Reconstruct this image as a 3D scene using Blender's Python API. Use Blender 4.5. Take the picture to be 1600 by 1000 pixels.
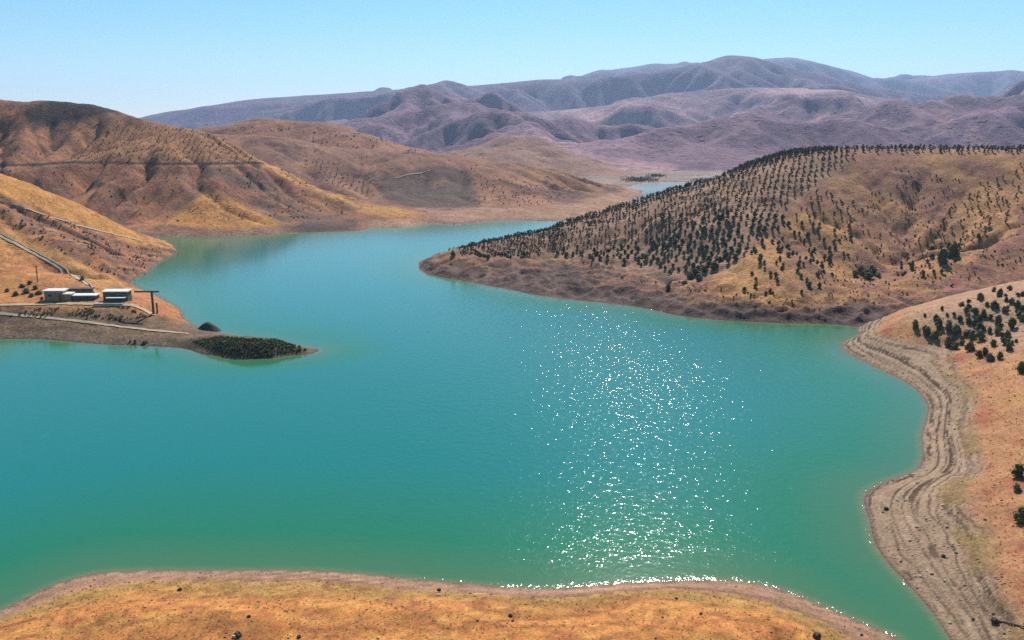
import bpy, math, random
import numpy as np
from mathutils import Vector

R = math.radians
random.seed(7)
rng = np.random.default_rng(7)
scene = bpy.context.scene
for o in list(bpy.data.objects):
    bpy.data.objects.remove(o)
COL = scene.collection

# ------------------------------------------------------------------ camera
CAM_H, PITCH, F = 60.0, R(12.0), 1385.0
cam = bpy.data.cameras.new("camera")
cam.sensor_width = 36.0
cam.lens = 36.0 * F / 1600.0
cam.clip_start = 0.5
cam.clip_end = 60000.0
cam_o = bpy.data.objects.new("camera", cam)
cam_o.location = (0, 0, CAM_H)
cam_o.rotation_euler = (R(90) - PITCH, 0, 0)
COL.objects.link(cam_o)
scene.camera = cam_o

# ------------------------------------------------------------------ sky and sun
SUN_EL, SUN_AZ = R(38.5), R(9.0)          # azimuth to the right of the view direction (+Y)
world = bpy.data.worlds.new("World")
scene.world = world
world.use_nodes = True
wn = world.node_tree
bg = wn.nodes["Background"]
sky = wn.nodes.new("ShaderNodeTexSky")
sky.sky_type = 'NISHITA'
sky.sun_disc = False
sky.sun_elevation = SUN_EL
sky.sun_rotation = SUN_AZ
sky.altitude = 1500.0
sky.air_density = 1.0
sky.dust_density = 0.3
sky.ozone_density = 3.0
hsv = wn.nodes.new("ShaderNodeHueSaturation")
hsv.inputs['Hue'].default_value = 0.477
hsv.inputs['Saturation'].default_value = 1.3
wn.links.new(sky.outputs[0], hsv.inputs['Color'])
wn.links.new(hsv.outputs[0], bg.inputs[0])
bg.inputs[1].default_value = 0.082

sun = bpy.data.lights.new("sun", 'SUN')
sun.energy = 5.0
sun.angle = R(0.53)
sun.color = (1.0, 0.95, 0.87)
sun_o = bpy.data.objects.new("sun", sun)
sv = Vector((math.sin(SUN_AZ) * math.cos(SUN_EL), math.cos(SUN_AZ) * math.cos(SUN_EL), math.sin(SUN_EL)))
sun_o.rotation_euler = sv.to_track_quat('Z', 'Y').to_euler()
sun_o.location = sv * 900
COL.objects.link(sun_o)

scene.view_settings.view_transform = 'Standard'
scene.view_settings.look = 'None'
scene.view_settings.gamma = 1.0
scene.view_settings.exposure = 0.42
scene.view_settings.use_curve_mapping = False
scene.cycles.use_denoising = False
scene.cycles.max_bounces = 5
scene.cycles.diffuse_bounces = 2
scene.cycles.glossy_bounces = 2
scene.cycles.volume_bounces = 1
scene.cycles.use_adaptive_sampling = True
scene.cycles.adaptive_threshold = 0.005

# ------------------------------------------------------------------ pixel <-> place
CP, SP = math.cos(PITCH), math.sin(PITCH)

def ray(px, py):
    u, v = (px - 800) / F, (500 - py) / F
    return np.array((u, CP + v * SP, -SP + v * CP))

def at(px, py, Y):                        # the point seen at a pixel of the photograph at forward distance Y
    d = ray(px, py)
    t = Y / d[1]
    return (d[0] * t, Y, CAM_H + d[2] * t)

def lvl(px, py, z=0.0):                   # the same, at height z above the water
    d = ray(px, py)
    t = (z - CAM_H) / d[2]
    return (d[0] * t, d[1] * t, z)

def project(x, y, z):
    dz = z - CAM_H
    fwd = y * CP - dz * SP
    up = y * SP + dz * CP
    fwd = np.maximum(fwd, 1e-3)
    return 800 + F * x / fwd, 500 - F * up / fwd

# ------------------------------------------------------------------ noise and interpolation
_prm = np.random.default_rng(99).permutation(256).astype(np.int32)
_PERM = np.concatenate([_prm, _prm, _prm])
_ang = np.random.default_rng(98).uniform(0, 2 * math.pi, 256)
_GX, _GY = (np.cos(_ang) * 1.5).astype(np.float32), (np.sin(_ang) * 1.5).astype(np.float32)

def gnoise(x, y, seed=0):                 # gradient noise, about -1..1
    x, y = np.asarray(x, float), np.asarray(y, float)
    fx0, fy0 = np.floor(x), np.floor(y)
    fx, fy = (x - fx0).astype(np.float32), (y - fy0).astype(np.float32)
    ix, iy = (fx0.astype(np.int32) + seed * 7) & 255, (fy0.astype(np.int32) + seed * 13) & 255
    ux, uy = fx * fx * fx * (fx * (fx * 6 - 15) + 10), fy * fy * fy * (fy * (fy * 6 - 15) + 10)
    a, b_ = _PERM[ix] + iy, _PERM[ix + 1] + iy
    def g(h, ox, oy):
        return _GX[h] * (fx - ox) + _GY[h] * (fy - oy)
    n00, n10 = g(_PERM[a], 0, 0), g(_PERM[b_], 1, 0)
    n01, n11 = g(_PERM[a + 1], 0, 1), g(_PERM[b_ + 1], 1, 1)
    n0 = n00 + (n10 - n00) * ux
    n1 = n01 + (n11 - n01) * ux
    return n0 + (n1 - n0) * uy

def fbm(x, y, octaves=4, seed=0, gain=0.5):
    s, a, t = 0, 1.0, 0
    for k in range(octaves):
        s = s + a * gnoise(x, y, seed + k * 17)
        t += a
        a *= gain
        x, y = 1.62 * x + 1.18 * y + 13.7, -1.18 * x + 1.62 * y - 5.1
    return s / t

def ridged(x, y, octaves=4, seed=0, gain=0.5):
    s, a, t, w = 0, 1.0, 0, 1.0
    for k in range(octaves):
        n = 1 - np.abs(gnoise(x, y, seed + k * 31))
        n = n * n * w
        s = s + a * n
        t += a
        w = np.clip(n * 1.6, 0, 1)
        a *= gain
        x, y = 1.6 * x + 1.2 * y + 7.7, -1.2 * x + 1.6 * y + 3.3
    return s / t

def gully(x, y, octaves=4, seed=0, gain=0.5):
    """rounded spurs parted by sharp, branching gullies, about 0..1"""
    s, a, t = 0, 1.0, 0
    for k in range(octaves):
        n = np.abs(gnoise(x, y, seed + k * 23))
        n = np.sqrt(n * n + 0.0006)
        s = s + a * n
        t += a
        a *= gain
        wx = 0.35 * gnoise(x * 0.9 + 4.1, y * 0.9, seed + k * 23 + 5)
        x, y = 1.62 * x + 1.0 * y + 13.7 + wx, -0.9 * x + 1.7 * y - 5.1
    return np.minimum(s / t * 2.2, 1.3)

def smooth(a, b, x):
    t = np.clip((x - a) / (b - a), 0, 1)
    return t * t * (3 - 2 * t)

class Spline:                              # thin-plate surface through 3D points
    def __init__(self, pts, lam=0.0):
        P = np.array(pts, float)
        self.c = P[:, :2].mean(0)
        self.s = max(np.ptp(P[:, 0]), np.ptp(P[:, 1]))
        q = (P[:, :2] - self.c) / self.s
        n = len(q)
        d = ((q[:, None] - q[None]) ** 2).sum(-1)
        K = d * np.log(d + 1e-12) + lam * np.eye(n)
        A = np.zeros((n + 3, n + 3))
        A[:n, :n] = K
        A[:n, n] = 1
        A[:n, n + 1:] = q
        A[n:, :n] = A[:n, n:].T
        self.w = np.linalg.solve(A, np.concatenate([P[:, 2], np.zeros(3)]))
        self.q = q
    def __call__(self, x, y):
        x, y = np.asarray(x, float), np.asarray(y, float)
        sh = x.shape
        X, Y = (x.ravel() - self.c[0]) / self.s, (y.ravel() - self.c[1]) / self.s
        out = self.w[-3] + self.w[-2] * X + self.w[-1] * Y
        for (qx, qy), w in zip(self.q, self.w):
            d = (X - qx) ** 2 + (Y - qy) ** 2
            out = out + w * d * np.log(d + 1e-12)
        return out.reshape(sh)

def offshore(shore, dist, z):              # points in the lake beside a shoreline walked with the land on its left
    S = np.array(shore)[:, :2]
    t = np.gradient(S, axis=0)
    t /= np.linalg.norm(t, axis=1)[:, None] + 1e-9
    n = np.stack([t[:, 1], -t[:, 0]], 1)
    return [(a[0] + dist * b[0], a[1] + dist * b[1], z) for a, b in zip(S, n)]

def inpoly(px, py, poly):
    inside = np.zeros(np.shape(px), bool)
    n = len(poly)
    for i in range(n):
        x0, y0 = poly[i]
        x1, y1 = poly[(i + 1) % n]
        if y0 == y1:
            continue
        c = (y0 > py) != (y1 > py)
        inside ^= c & (px < (x1 - x0) * (py - y0) / (y1 - y0) + x0)
    return inside

def zone(px, py, poly, feather=5.0):        # an outline with a ragged, soft edge, 0..1
    wx = px + feather * 2.2 * fbm(px / 38, py / 22, 3, 11)
    wy = py + feather * 1.3 * fbm(px / 38 + 7, py / 22, 3, 13)
    k = 0.0
    for ox, oy in ((0, 0), (1, 0.2), (-1, -0.2), (0.3, 0.6), (-0.3, -0.6), (0.6, -0.4), (-0.6, 0.4)):
        k = k + inpoly(wx + ox * feather, wy + oy * feather, poly)
    return k / 7.0

def seg_dist(x, y, line):                  # distance in plan to a polyline
    best = np.full(np.shape(x), 1e9)
    for (ax, ay), (bx, by) in zip(line[:-1], line[1:]):
        dx, dy = bx - ax, by - ay
        t = np.clip(((x - ax) * dx + (y - ay) * dy) / (dx * dx + dy * dy + 1e-9), 0, 1)
        best = np.minimum(best, np.hypot(x - ax - t * dx, y - ay - t * dy))
    return best

# ------------------------------------------------------------------ materials
def new_mat(name):
    m = bpy.data.materials.new(name)
    m.use_nodes = True
    nt = m.node_tree
    b = nt.nodes["Principled BSDF"]
    return m, nt, b

def plain(name, col, rough=0.8, var=0.25, scale=3.0, bump=0.0, metal=0.0):
    m, nt, b = new_mat(name)
    L = nt.links
    geo = nt.nodes.new("ShaderNodeNewGeometry")
    n = nt.nodes.new("ShaderNodeTexNoise")
    n.inputs['Scale'].default_value = scale
    n.inputs['Detail'].default_value = 5
    L.new(geo.outputs['Position'], n.inputs['Vector'])
    r = nt.nodes.new("ShaderNodeValToRGB")
    r.color_ramp.elements[0].position = 0.3
    r.color_ramp.elements[1].position = 0.7
    r.color_ramp.elements[0].color = [c * (1 - var) for c in col] + [1]
    r.color_ramp.elements[1].color = [min(1, c * (1 + var)) for c in col] + [1]
    L.new(n.outputs['Fac'], r.inputs[0])
    L.new(r.outputs[0], b.inputs['Base Color'])
    b.inputs['Roughness'].default_value = rough
    b.inputs['Metallic'].default_value = metal
    b.inputs['Specular IOR Level'].default_value = 0.25
    if bump:
        bp = nt.nodes.new("ShaderNodeBump")
        bp.inputs['Distance'].default_value = bump
        L.new(n.outputs['Fac'], bp.inputs['Height'])
        L.new(bp.outputs[0], b.inputs['Normal'])
    return m

def ground_mat(name, feat, contrast=0.5, speck=0.5, bump=0.25, strata=0.0):
    """earth: the colour zones come from the mesh ('earth' attribute), grain and scrub flecks from noise.
    feat is the size in metres of the smallest grain."""
    m, nt, b = new_mat(name)
    N, L = nt.nodes, nt.links
    geo = N.new("ShaderNodeNewGeometry")
    att = N.new("ShaderNodeAttribute")
    att.attribute_name = "earth"
    def noise(size, detail, rough=0.6, vec=None, dist=0.0):
        n = N.new("ShaderNodeTexNoise")
        n.inputs['Scale'].default_value = 1.0 / size
        n.inputs['Detail'].default_value = detail
        n.inputs['Roughness'].default_value = rough
        n.inputs['Distortion'].default_value = dist
        L.new(vec or geo.outputs['Position'], n.inputs['Vector'])
        return n.outputs['Fac']
    def mrange(v, a, b_, c, d):
        k = N.new("ShaderNodeMapRange")
        for i, q in zip((1, 2, 3, 4), (a, b_, c, d)):
            k.inputs[i].default_value = q
        L.new(v, k.inputs[0])
        return k.outputs[0]
    def mul(a, bb):
        k = N.new("ShaderNodeMath")
        k.operation = 'MULTIPLY'
        L.new(a, k.inputs[0])
        L.new(bb, k.inputs[1])
        return k.outputs[0]
    big = noise(feat * 14, 4, 0.6, dist=0.6)
    fine = noise(feat * 2.2, 6, 0.72)
    v = mul(mrange(big, 0.35, 0.65, 1 - 0.4 * contrast, 1 + 0.4 * contrast), mrange(fine, 0.34, 0.66, 1 - contrast, 1 + contrast))
    # flecks of dry scrub and stones
    vor = N.new("ShaderNodeTexVoronoi")
    vor.inputs['Scale'].default_value = 1.0 / (feat * 3.2)
    L.new(geo.outputs['Position'], vor.inputs['Vector'])
    fl = mrange(vor.outputs['Distance'], 0.12, 0.3, 1.0, 0.0)
    where = mrange(noise(feat * 22, 3), 0.46, 0.6, 0.0, 1.0)
    flm = mul(fl, where)
    fm = mrange(flm, 0, 1, 1.0, 1.0 - speck)
    v = mul(v, fm)
    mx = N.new("ShaderNodeVectorMath")
    mx.operation = 'SCALE'
    L.new(att.outputs['Color'], mx.inputs[0])
    L.new(v, mx.inputs['Scale'])
    # hue drift between redder and yellower earth
    hs = N.new("ShaderNodeHueSaturation")
    L.new(mrange(noise(feat * 9, 3), 0.3, 0.7, 0.488, 0.512), hs.inputs['Hue'])
    L.new(mx.outputs[0], hs.inputs['Color'])
    L.new(hs.outputs[0], b.inputs['Base Color'])
    b.inputs['Roughness'].default_value = 0.95
    b.inputs['Specular IOR Level'].default_value = 0.1
    bp = N.new("ShaderNodeBump")
    bp.inputs['Strength'].default_value = 1.0
    bp.inputs['Distance'].default_value = bump * feat * 4
    hgt = N.new("ShaderNodeMath")
    hgt.operation = 'ADD'
    L.new(fine, hgt.inputs[0])
    L.new(flm, hgt.inputs[1])
    L.new(hgt.outputs[0], bp.inputs['Height'])
    L.new(bp.outputs[0], b.inputs['Normal'])
    return m

# ------------------------------------------------------------------ mesh helpers
def link(name, me, mat=None, parent=None, smooth_=False):
    o = bpy.data.objects.new(name, me)
    COL.objects.link(o)
    if mat and not me.materials:
        me.materials.append(mat)
    if parent:
        o.parent = parent
    if smooth_:
        me.shade_smooth()
    return o

def tag(o, label=None, cat=None, group=None, kind=None):
    if label: o["label"] = label
    if cat: o["category"] = cat
    if group: o["group"] = group
    if kind: o["kind"] = kind
    return o

def mesh(name, verts, faces):
    me = bpy.data.meshes.new(name)
    me.from_pydata([tuple(map(float, v)) for v in verts], [], faces)
    me.update()
    return me

def grid_mesh(name, X, Y, Z, attrs=None, keep=None):
    """a sheet from 2D arrays (rows, columns); attrs are colours per vertex; keep drops unseen faces"""
    n, m = X.shape
    co = np.stack([X, Y, Z], -1).reshape(-1, 3).astype(np.float32)
    idx = np.arange(n * m).reshape(n, m)
    q = np.stack([idx[:-1, :-1], idx[:-1, 1:], idx[1:, 1:], idx[1:, :-1]], -1).reshape(-1, 4)
    if keep is not None:
        q = q[keep.reshape(-1)[q].any(1)]
        used = np.unique(q)
        remap = np.zeros(n * m, np.int64)
        remap[used] = np.arange(len(used))
        q = remap[q]
        co = co[used]
    else:
        used = slice(None)
    me = bpy.data.meshes.new(name)
    me.vertices.add(len(co))
    me.vertices.foreach_set("co", co.ravel())
    me.loops.add(q.size)
    me.loops.foreach_set("vertex_index", q.ravel().astype(np.int32))
    me.polygons.add(len(q))
    me.polygons.foreach_set("loop_start", np.arange(0, q.size, 4, dtype=np.int32))
    me.polygons.foreach_set("loop_total", np.full(len(q), 4, np.int32))
    me.update(calc_edges=True)
    for k, v in (attrs or {}).items():
        if v.ndim == 3:
            a = me.color_attributes.new(k, 'FLOAT_COLOR', 'POINT')
            c = np.ones((n * m, 4), np.float32)
            c[:, :3] = v.reshape(-1, 3)
            a.data.foreach_set("color", c[used].ravel())
        else:
            a = me.attributes.new(k, 'FLOAT', 'POINT')
            a.data.foreach_set("value", v.reshape(-1)[used].astype(np.float32).ravel())
    me.shade_smooth()
    return me

def polar(az0, az1, r0, r1, na, nr):
    az = np.radians(np.linspace(az0, az1, na))
    r = np.geomspace(r0, r1, nr)
    A, RR = np.meshgrid(az, r)
    return RR * np.sin(A), RR * np.cos(A)

OCHRE = np.array((0.46, 0.235, 0.095))
GOLD = np.array((0.56, 0.315, 0.10))
BROWN = np.array((0.30, 0.165, 0.095))
MAUVE = np.array((0.245, 0.155, 0.115))
ROCK = np.array((0.15, 0.105, 0.085))
SAND = np.array((0.40, 0.29, 0.19))
GREY = np.array((0.27, 0.215, 0.165))
OLIVE = np.array((0.30, 0.22, 0.075))
SCRUB = np.array((0.085, 0.075, 0.045))
RED = np.array((0.42, 0.19, 0.10))

EARTH_SAT, EARTH_GAIN = 1.08, np.array((0.88, 0.725, 0.78))
def mixc(c, new, k):
    return c * (1 - k[..., None]) + np.asarray(new) * k[..., None]

def flow(x, y, z, size, seed, stretch=3.5):
    """patches drawn out along the fall line (height is folded into the lookup so they follow the slope)"""
    return fbm(x / size + 0.4 * fbm(x / size / 2, y / size / 2, 2, seed + 5), y / size / stretch + z / size * 0.5, 4, seed)

class Carve:
    """running water cuts branching valleys into a smooth slope; gives the change of height at any place"""
    def __init__(self, f, x0, x1, y0, y1, cell, steps, depth, seed, rough, diff=0.06, m=0.5, wave=None, zref=1.0):
        xs, ys = np.arange(x0, x1, cell), np.arange(y0, y1, cell)
        X, Y = np.meshgrid(xs, ys)
        base = f(X, Y)
        wave = wave or cell * 14
        z = base + rough * np.clip(base / zref, 0.1, 1) * fbm(X / wave, Y / wave, 6, seed, 0.5)
        n, q = z.shape
        N_ = n * q
        idx = np.arange(N_).reshape(n, q)
        K = None
        for it in range(steps):
            P = np.pad(z, 1, mode='edge')
            best = np.zeros_like(z)
            rec = idx.copy()
            for dy in (-1, 0, 1):
                for dx in (-1, 0, 1):
                    if dx == 0 and dy == 0:
                        continue
                    sl = (z - P[1 + dy:1 + dy + n, 1 + dx:1 + dx + q]) / (cell * math.hypot(dx, dy))
                    k = sl > best
                    best = np.where(k, sl, best)
                    rec = np.where(k, np.clip(idx + dy * q + dx, 0, N_ - 1), rec)
            r = np.append(np.where(rec.ravel() == idx.ravel(), N_, rec.ravel()), N_)
            A = np.append(np.full(N_, cell * cell), 0.0)
            r_k = r
            for _ in range(11):
                A = A + np.bincount(r_k, weights=A, minlength=N_ + 1)
                A[N_] = 0.0
                r_k = r_k[r_k]
            A = A[:N_].reshape(n, q)
            e_ = A ** m * best
            if K is None:
                K = depth / steps / np.percentile(e_, 99)
            drop = z - z.ravel()[rec.ravel()].reshape(n, q)
            z = z - np.minimum(K * e_, 0.45 * drop)
            P = np.pad(z, 1, mode='edge')
            z = z + diff * (P[:-2, 1:-1] + P[2:, 1:-1] + P[1:-1, :-2] + P[1:-1, 2:] - 4 * z)
        self.d = (z - base).astype(np.float64)
        self.o, self.cell = (x0, y0), cell
    def __call__(self, x, y):
        n, q = self.d.shape
        u, v = (x - self.o[0]) / self.cell, (y - self.o[1]) / self.cell
        edge = smooth(0, 4, np.minimum(np.minimum(u, q - 1 - u), np.minimum(v, n - 1 - v)))
        u, v = np.clip(u, 0, q - 1.001), np.clip(v, 0, n - 1.001)
        j, i = u.astype(int), v.astype(int)
        fu, fv = u - j, v - i
        fu, fv = 0.5 * fu + 0.5 * fu * fu * (3 - 2 * fu), 0.5 * fv + 0.5 * fv * fv * (3 - 2 * fv)
        d = self.d
        return ((d[i, j] * (1 - fu) + d[i, j + 1] * fu) * (1 - fv) + (d[i + 1, j] * (1 - fu) + d[i + 1, j + 1] * fu) * fv) * edge

def outcrop(x, y, size, seed, lo=0.08):
    """where bedrock breaks through: drawn-out patches, 0..1"""
    w = size * 0.5
    xx, yy = x + w * fbm(x / size, y / size, 2, seed + 1), y + w * fbm(x / size + 5, y / size, 2, seed + 2)
    return smooth(lo, lo + 0.22, fbm((xx * 0.8 + yy * 0.6) / size, (yy * 0.8 - xx * 0.6) / size / 2.6, 4, seed, 0.55))

class Hill:
    def __init__(self, pts, noise, colour, lam=0.0):
        self.t = Spline(pts, lam)
        self.noise, self.colour = noise, colour
    def __call__(self, x, y):
        x, y = np.asarray(x, float), np.asarray(y, float)
        z = self.t(x, y)
        return self.noise(x, y, z)
    def build(self, name, area, mat, floor=-7.0):
        X, Y = polar(*area)
        Z = self(X, Y)
        Z = np.maximum(Z, floor)
        self.area, self.Z = area, Z
        gy, gx = np.gradient(Z)
        dx = np.hypot(np.gradient(X, axis=1), np.gradient(Y, axis=1)) + 1e-6
        dy = np.hypot(np.gradient(X, axis=0), np.gradient(Y, axis=0)) + 1e-6
        steep = np.hypot(gx / dx, gy / dy)
        px, py = project(X, Y, Z)
        C = self.colour(X, Y, Z, steep, px, py)
        lum = C.mean(-1, keepdims=True)
        C = (lum + (C - lum) * EARTH_SAT) * EARTH_GAIN
        me = grid_mesh(name, X, Y, Z, {"earth": np.clip(C, 0.01, 0.9)}, keep=Z > floor + 0.01)
        o = link(name, me, mat)
        tag(o, kind='structure')
        return o
    def z(self, x, y):
        """height of the built sheet (looked up on its own grid)"""
        a0, a1, r0, r1, na, nr = self.area
        x, y = np.asarray(x, float), np.asarray(y, float)
        u = (np.degrees(np.arctan2(x, y)) - a0) / (a1 - a0) * (na - 1)
        v = np.log(np.hypot(x, y) / r0) / math.log(r1 / r0) * (nr - 1)
        out = (u < 0) | (v < 0) | (u > na - 1) | (v > nr - 1)
        u, v = np.clip(u, 0, na - 1.001), np.clip(v, 0, nr - 1.001)
        i, j = v.astype(int), u.astype(int)
        fv, fu = v - i, u - j
        Z = self.Z
        h = (Z[i, j] * (1 - fu) + Z[i, j + 1] * fu) * (1 - fv) + (Z[i + 1, j] * (1 - fu) + Z[i + 1, j + 1] * fu) * fv
        return np.where(out, -20.0, h)
    def hit(self, px, py, t0=40.0, t1=1600.0):
        """where the line of sight through a pixel of the photograph meets this hill"""
        d = ray(px, py)
        t = np.geomspace(t0, t1, 4000)
        z = self.z(d[0] * t, d[1] * t)
        below = np.nonzero(CAM_H + d[2] * t < z)[0]
        if not len(below) or below[0] == 0:
            return None
        k = t[below[0]]
        return (d[0] * k, d[1] * k, float(z[below[0]]))

# ================================================================== THE LAND
# ---- shore below the camera
shoreA = [lvl(*p) for p in [(-260, 1120), (-120, 1010), (0, 955), (60, 925), (130, 900), (200, 893), (330, 892), (500, 893), (640, 905),
          (760, 915), (850, 920), (930, 915), (1050, 908), (1140, 908), (1220, 922), (1290, 950), (1350, 975), (1400, 998), (1440, 1040), (1470, 1120)]]
ptsA = shoreA + offshore(shoreA[::-1], 14, -3.5) + offshore(shoreA[::-1], 45, -10) + [(x, 190, -22) for x in (-120, -60, 0, 60, 120)]
ptsA += [at(px, 1000, 88.5) for px in (80, 300, 600, 900, 1150)] + [at(-150, 1060, 84)]
ptsA += [at(px, 1140, 74) for px in (50, 500, 900, 1250)]
ptsA += [(0, 0, 56.5), (-40, 0, 45), (30, 0, 45), (0, 14, 42), (0, 32, 26), (-40, 32, 22), (-70, 25, 22), (40, 35, 18), (20, 52, 13), (-25, 52, 13), (55, 60, 3), (0, -40, 60), (-90, 60, 4)]

def noiseA(x, y, z):
    k = smooth(0.2, 3.0, z)
    n = fbm(x / 14, y / 9, 4, 3) * 0.8 * k + fbm(x / 2.2, y / 1.6, 3, 9) * 0.12 * smooth(0.3, 1.5, z)
    z2 = z + n
    st = 0.55                                                   # old waterlines: small steps
    f = z2 / st - np.floor(z2 / st)
    terr = (np.floor(z2 / st) + smooth(0.35, 1.0, f)) * st
    return np.where(z2 > 0.25, z2 + (terr - z2) * 0.65 * smooth(4.5, 2.0, z2), z2)

def colA(x, y, z, steep, px, py):
    zz = z + 0.5 * fbm(x / 9, y / 6, 3, 21)
    C = np.broadcast_to(np.array((0.38, 0.265, 0.165)), x.shape + (3,)).copy()
    C = mixc(C, (0.27, 0.18, 0.105), smooth(0.85, 1.05, zz) * smooth(1.5, 1.25, zz) * 0.8)
    C = mixc(C, (0.40, 0.275, 0.085), smooth(1.3, 1.7, zz) * 0.9)
    C = mixc(C, (0.54, 0.28, 0.095), smooth(2.3, 3.3, zz))
    C = mixc(C, (0.58, 0.34, 0.11), smooth(0.05, 0.35, fbm(x / 11, y / 5, 4, 33)) * smooth(2.5, 3.4, zz))
    C = mixc(C, (0.44, 0.20, 0.08), smooth(0.1, 0.4, fbm(x / 7, y / 4, 4, 44)) * smooth(1.9, 2.8, zz) * 0.7)
    sk = gnoise(z * 3.2 + 0.4 * fbm(x / 8, y / 8, 3, 55), x / 22, 57) + 0.5 * gnoise(z * 8, x / 9, 58)
    C = C * (1 + 0.36 * np.clip(sk, -1, 1))[..., None]
    C = mixc(C, (0.22, 0.11, 0.05), smooth(0.30, 0.45, ridged(x / 6, y / 3, 3, 59) - 0.35) * 0.55 * smooth(1.0, 1.8, z))
    C = mixc(C, (0.19, 0.135, 0.095), smooth(0.22, 0.0, z))       # wet strip at the water
    return C

A = Hill(ptsA, noiseA, colA)

# ---- near bank on the right
shoreB = [lvl(*p) for p in [(1340, 524), (1322, 533), (1315, 540), (1325, 551), (1350, 565), (1385, 582), (1420, 600), (1442, 620), (1450, 640), (1444, 665),
          (1441, 700), (1440, 720), (1428, 735), (1390, 750), (1360, 765), (1350, 780), (1358, 810), (1368, 850), (1392, 885),
          (1425, 920), (1455, 955), (1485, 1000), (1505, 1060)]]
ptsB = shoreB + offshore(shoreB, 12, -3) + offshore(shoreB[3:], 45, -10)
ptsB += [at(1385, 507, 252), at(1430, 490, 256), at(1500, 470, 260), at(1600, 445, 265), at(1720, 410, 270),
         lvl(1550, 540, 6.5), lvl(1480, 540, 3.6), lvl(1600, 600, 7.6), lvl(1520, 610, 3.4), lvl(1600, 700, 5.6), lvl(1500, 690, 2.3),
         lvl(1600, 800, 5.0), lvl(1480, 800, 2.7), lvl(1600, 900, 4.4), lvl(1540, 930, 2.5), lvl(1600, 1000, 3.2), lvl(1750, 700, 11), lvl(1750, 900, 9), lvl(1750, 1000, 8),
         lvl(1800, 550, 15), (200, 330, 2), (150, 320, -1), (120, 300, -3), (250, 300, 20)]

def noiseB(x, y, z):
    k = smooth(0.4, 4.0, z)
    z2 = z + fbm(x / 16, y / 16, 4, 61) * 0.9 * k + fbm(x / 2.5, y / 2.5, 3, 67) * 0.18 * k
    st = 0.36
    ph = z2 / st + 0.55 * gnoise(z2 * 1.9, z2 * 0 + 0.5, 73) + 0.55 * fbm(x / 18, y / 18, 4, 71)
    f = ph - np.floor(ph)
    terr = z2 + (smooth(0.45, 0.95, f) - f) * st
    return np.where(z2 > 0.2, z2 + (terr - z2) * 0.8 * smooth(5.5, 3.2, z2), z2)

def colB(x, y, z, steep, px, py):
    zz = z + 0.25 * fbm(x / 12, y / 12, 3, 81)
    C = np.broadcast_to(np.array((0.36, 0.295, 0.185)), x.shape + (3,)).copy()
    band = 0.5 + 0.5 * np.sin((z / 0.36 + 0.55 * gnoise(z * 1.9, z * 0 + 0.5, 73) + 0.55 * fbm(x / 18, y / 18, 4, 71)) * 2 * math.pi + 2.0)
    bstr = np.clip(0.55 + 0.9 * gnoise(z * 2.6, x / 60, 75) + 0.5 * fbm(x / 10, y / 14, 3, 76), 0.05, 1)
    zl = z + 0.06 * fbm(x / 7, y / 7, 4, 77)
    ln = gnoise(zl * 6.2, x / 90 + 0.3, 78) + 0.6 * gnoise(zl * 12.5, y / 60, 79)
    C = mixc(C, (0.47, 0.385, 0.25), smooth(-0.1, -0.5, ln) * smooth(3.4, 2.4, zz) * 0.7)
    C = mixc(C, (0.075, 0.055, 0.038), smooth(0.10, 0.30, ln) * smooth(4.2, 3.0, zz) * (0.5 + 0.5 * bstr))
    C = mixc(C, (0.20, 0.15, 0.11), outcrop(x, y, 7, 741, 0.25) * 0.6)
    C = mixc(C, (0.31, 0.235, 0.10), smooth(2.1, 2.6, zz) * smooth(4.2, 3.0, zz) * 0.8 * smooth(-0.1, 0.3, fbm(x / 20, y / 20, 3, 83)))
    C = mixc(C, (0.47, 0.275, 0.135), smooth(2.8, 4.0, zz))
    C = mixc(C, (0.50, 0.33, 0.13), smooth(4.2, 6.5, zz) * smooth(-0.1, 0.35, fbm(x / 15, y / 15, 4, 85)))
    C = mixc(C, (0.36, 0.155, 0.08), smooth(3.0, 3.8, zz) * smooth(0.05, 0.35, fbm(x / 9, y / 14, 4, 87)) * 0.75)
    C = mixc(C, (0.45, 0.335, 0.21), smooth(195, 225, y) * smooth(5.5, 7.5, zz) * 0.8)
    C = mixc(C, (0.17, 0.125, 0.095), smooth(0.22, 0.0, z))
    return C

B = Hill(ptsB, noiseB, colB)

# ---- the planted hill on the right
shoreC = [lvl(*p) for p in [(690, 397), (668, 404), (655, 416), (666, 427), (700, 435), (760, 446), (830, 460), (900, 469), (960, 475), (1010, 482), (1060, 493),
          (1110, 499), (1170, 503), (1240, 506), (1310, 508), (1360, 514), (1400, 520)]]
crestC = [at(*p) for p in [(700, 393, 402), (760, 380, 420), (830, 361, 440), (920, 338, 462), (1000, 315, 482), (1050, 302, 492), (1100, 286, 500), (1150, 268, 502),
          (1200, 250, 500), (1250, 239, 494), (1300, 234, 484), (1400, 232, 470), (1500, 232, 455), (1600, 234, 440), (1750, 236, 425)]]
ptsC = shoreC + offshore(shoreC, 16, -5) + offshore(shoreC[2:], 60, -16) + crestC
ptsC += [(x * 1.06, y + 45, z - 5 - 0.22 * z) for x, y, z in crestC] + [(x * 1.2, y + 150, z * 0.3 - 14) for x, y, z in crestC]
ptsC += [at(1150, 425, 322), at(1200, 400, 336), at(1230, 340, 372), at(1060, 440, 328), at(950, 430, 356), at(850, 415, 382),
         at(1300, 430, 315), at(1365, 435, 324), at(1430, 375, 362), at(1545, 285, 402), at(1560, 372, 337), at(1480, 420, 318),
         at(1600, 300, 385), at(1440, 455, 302), at(1520, 462, 292), at(1600, 440, 296), at(1700, 420, 292), at(1330, 300, 410)]

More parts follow.
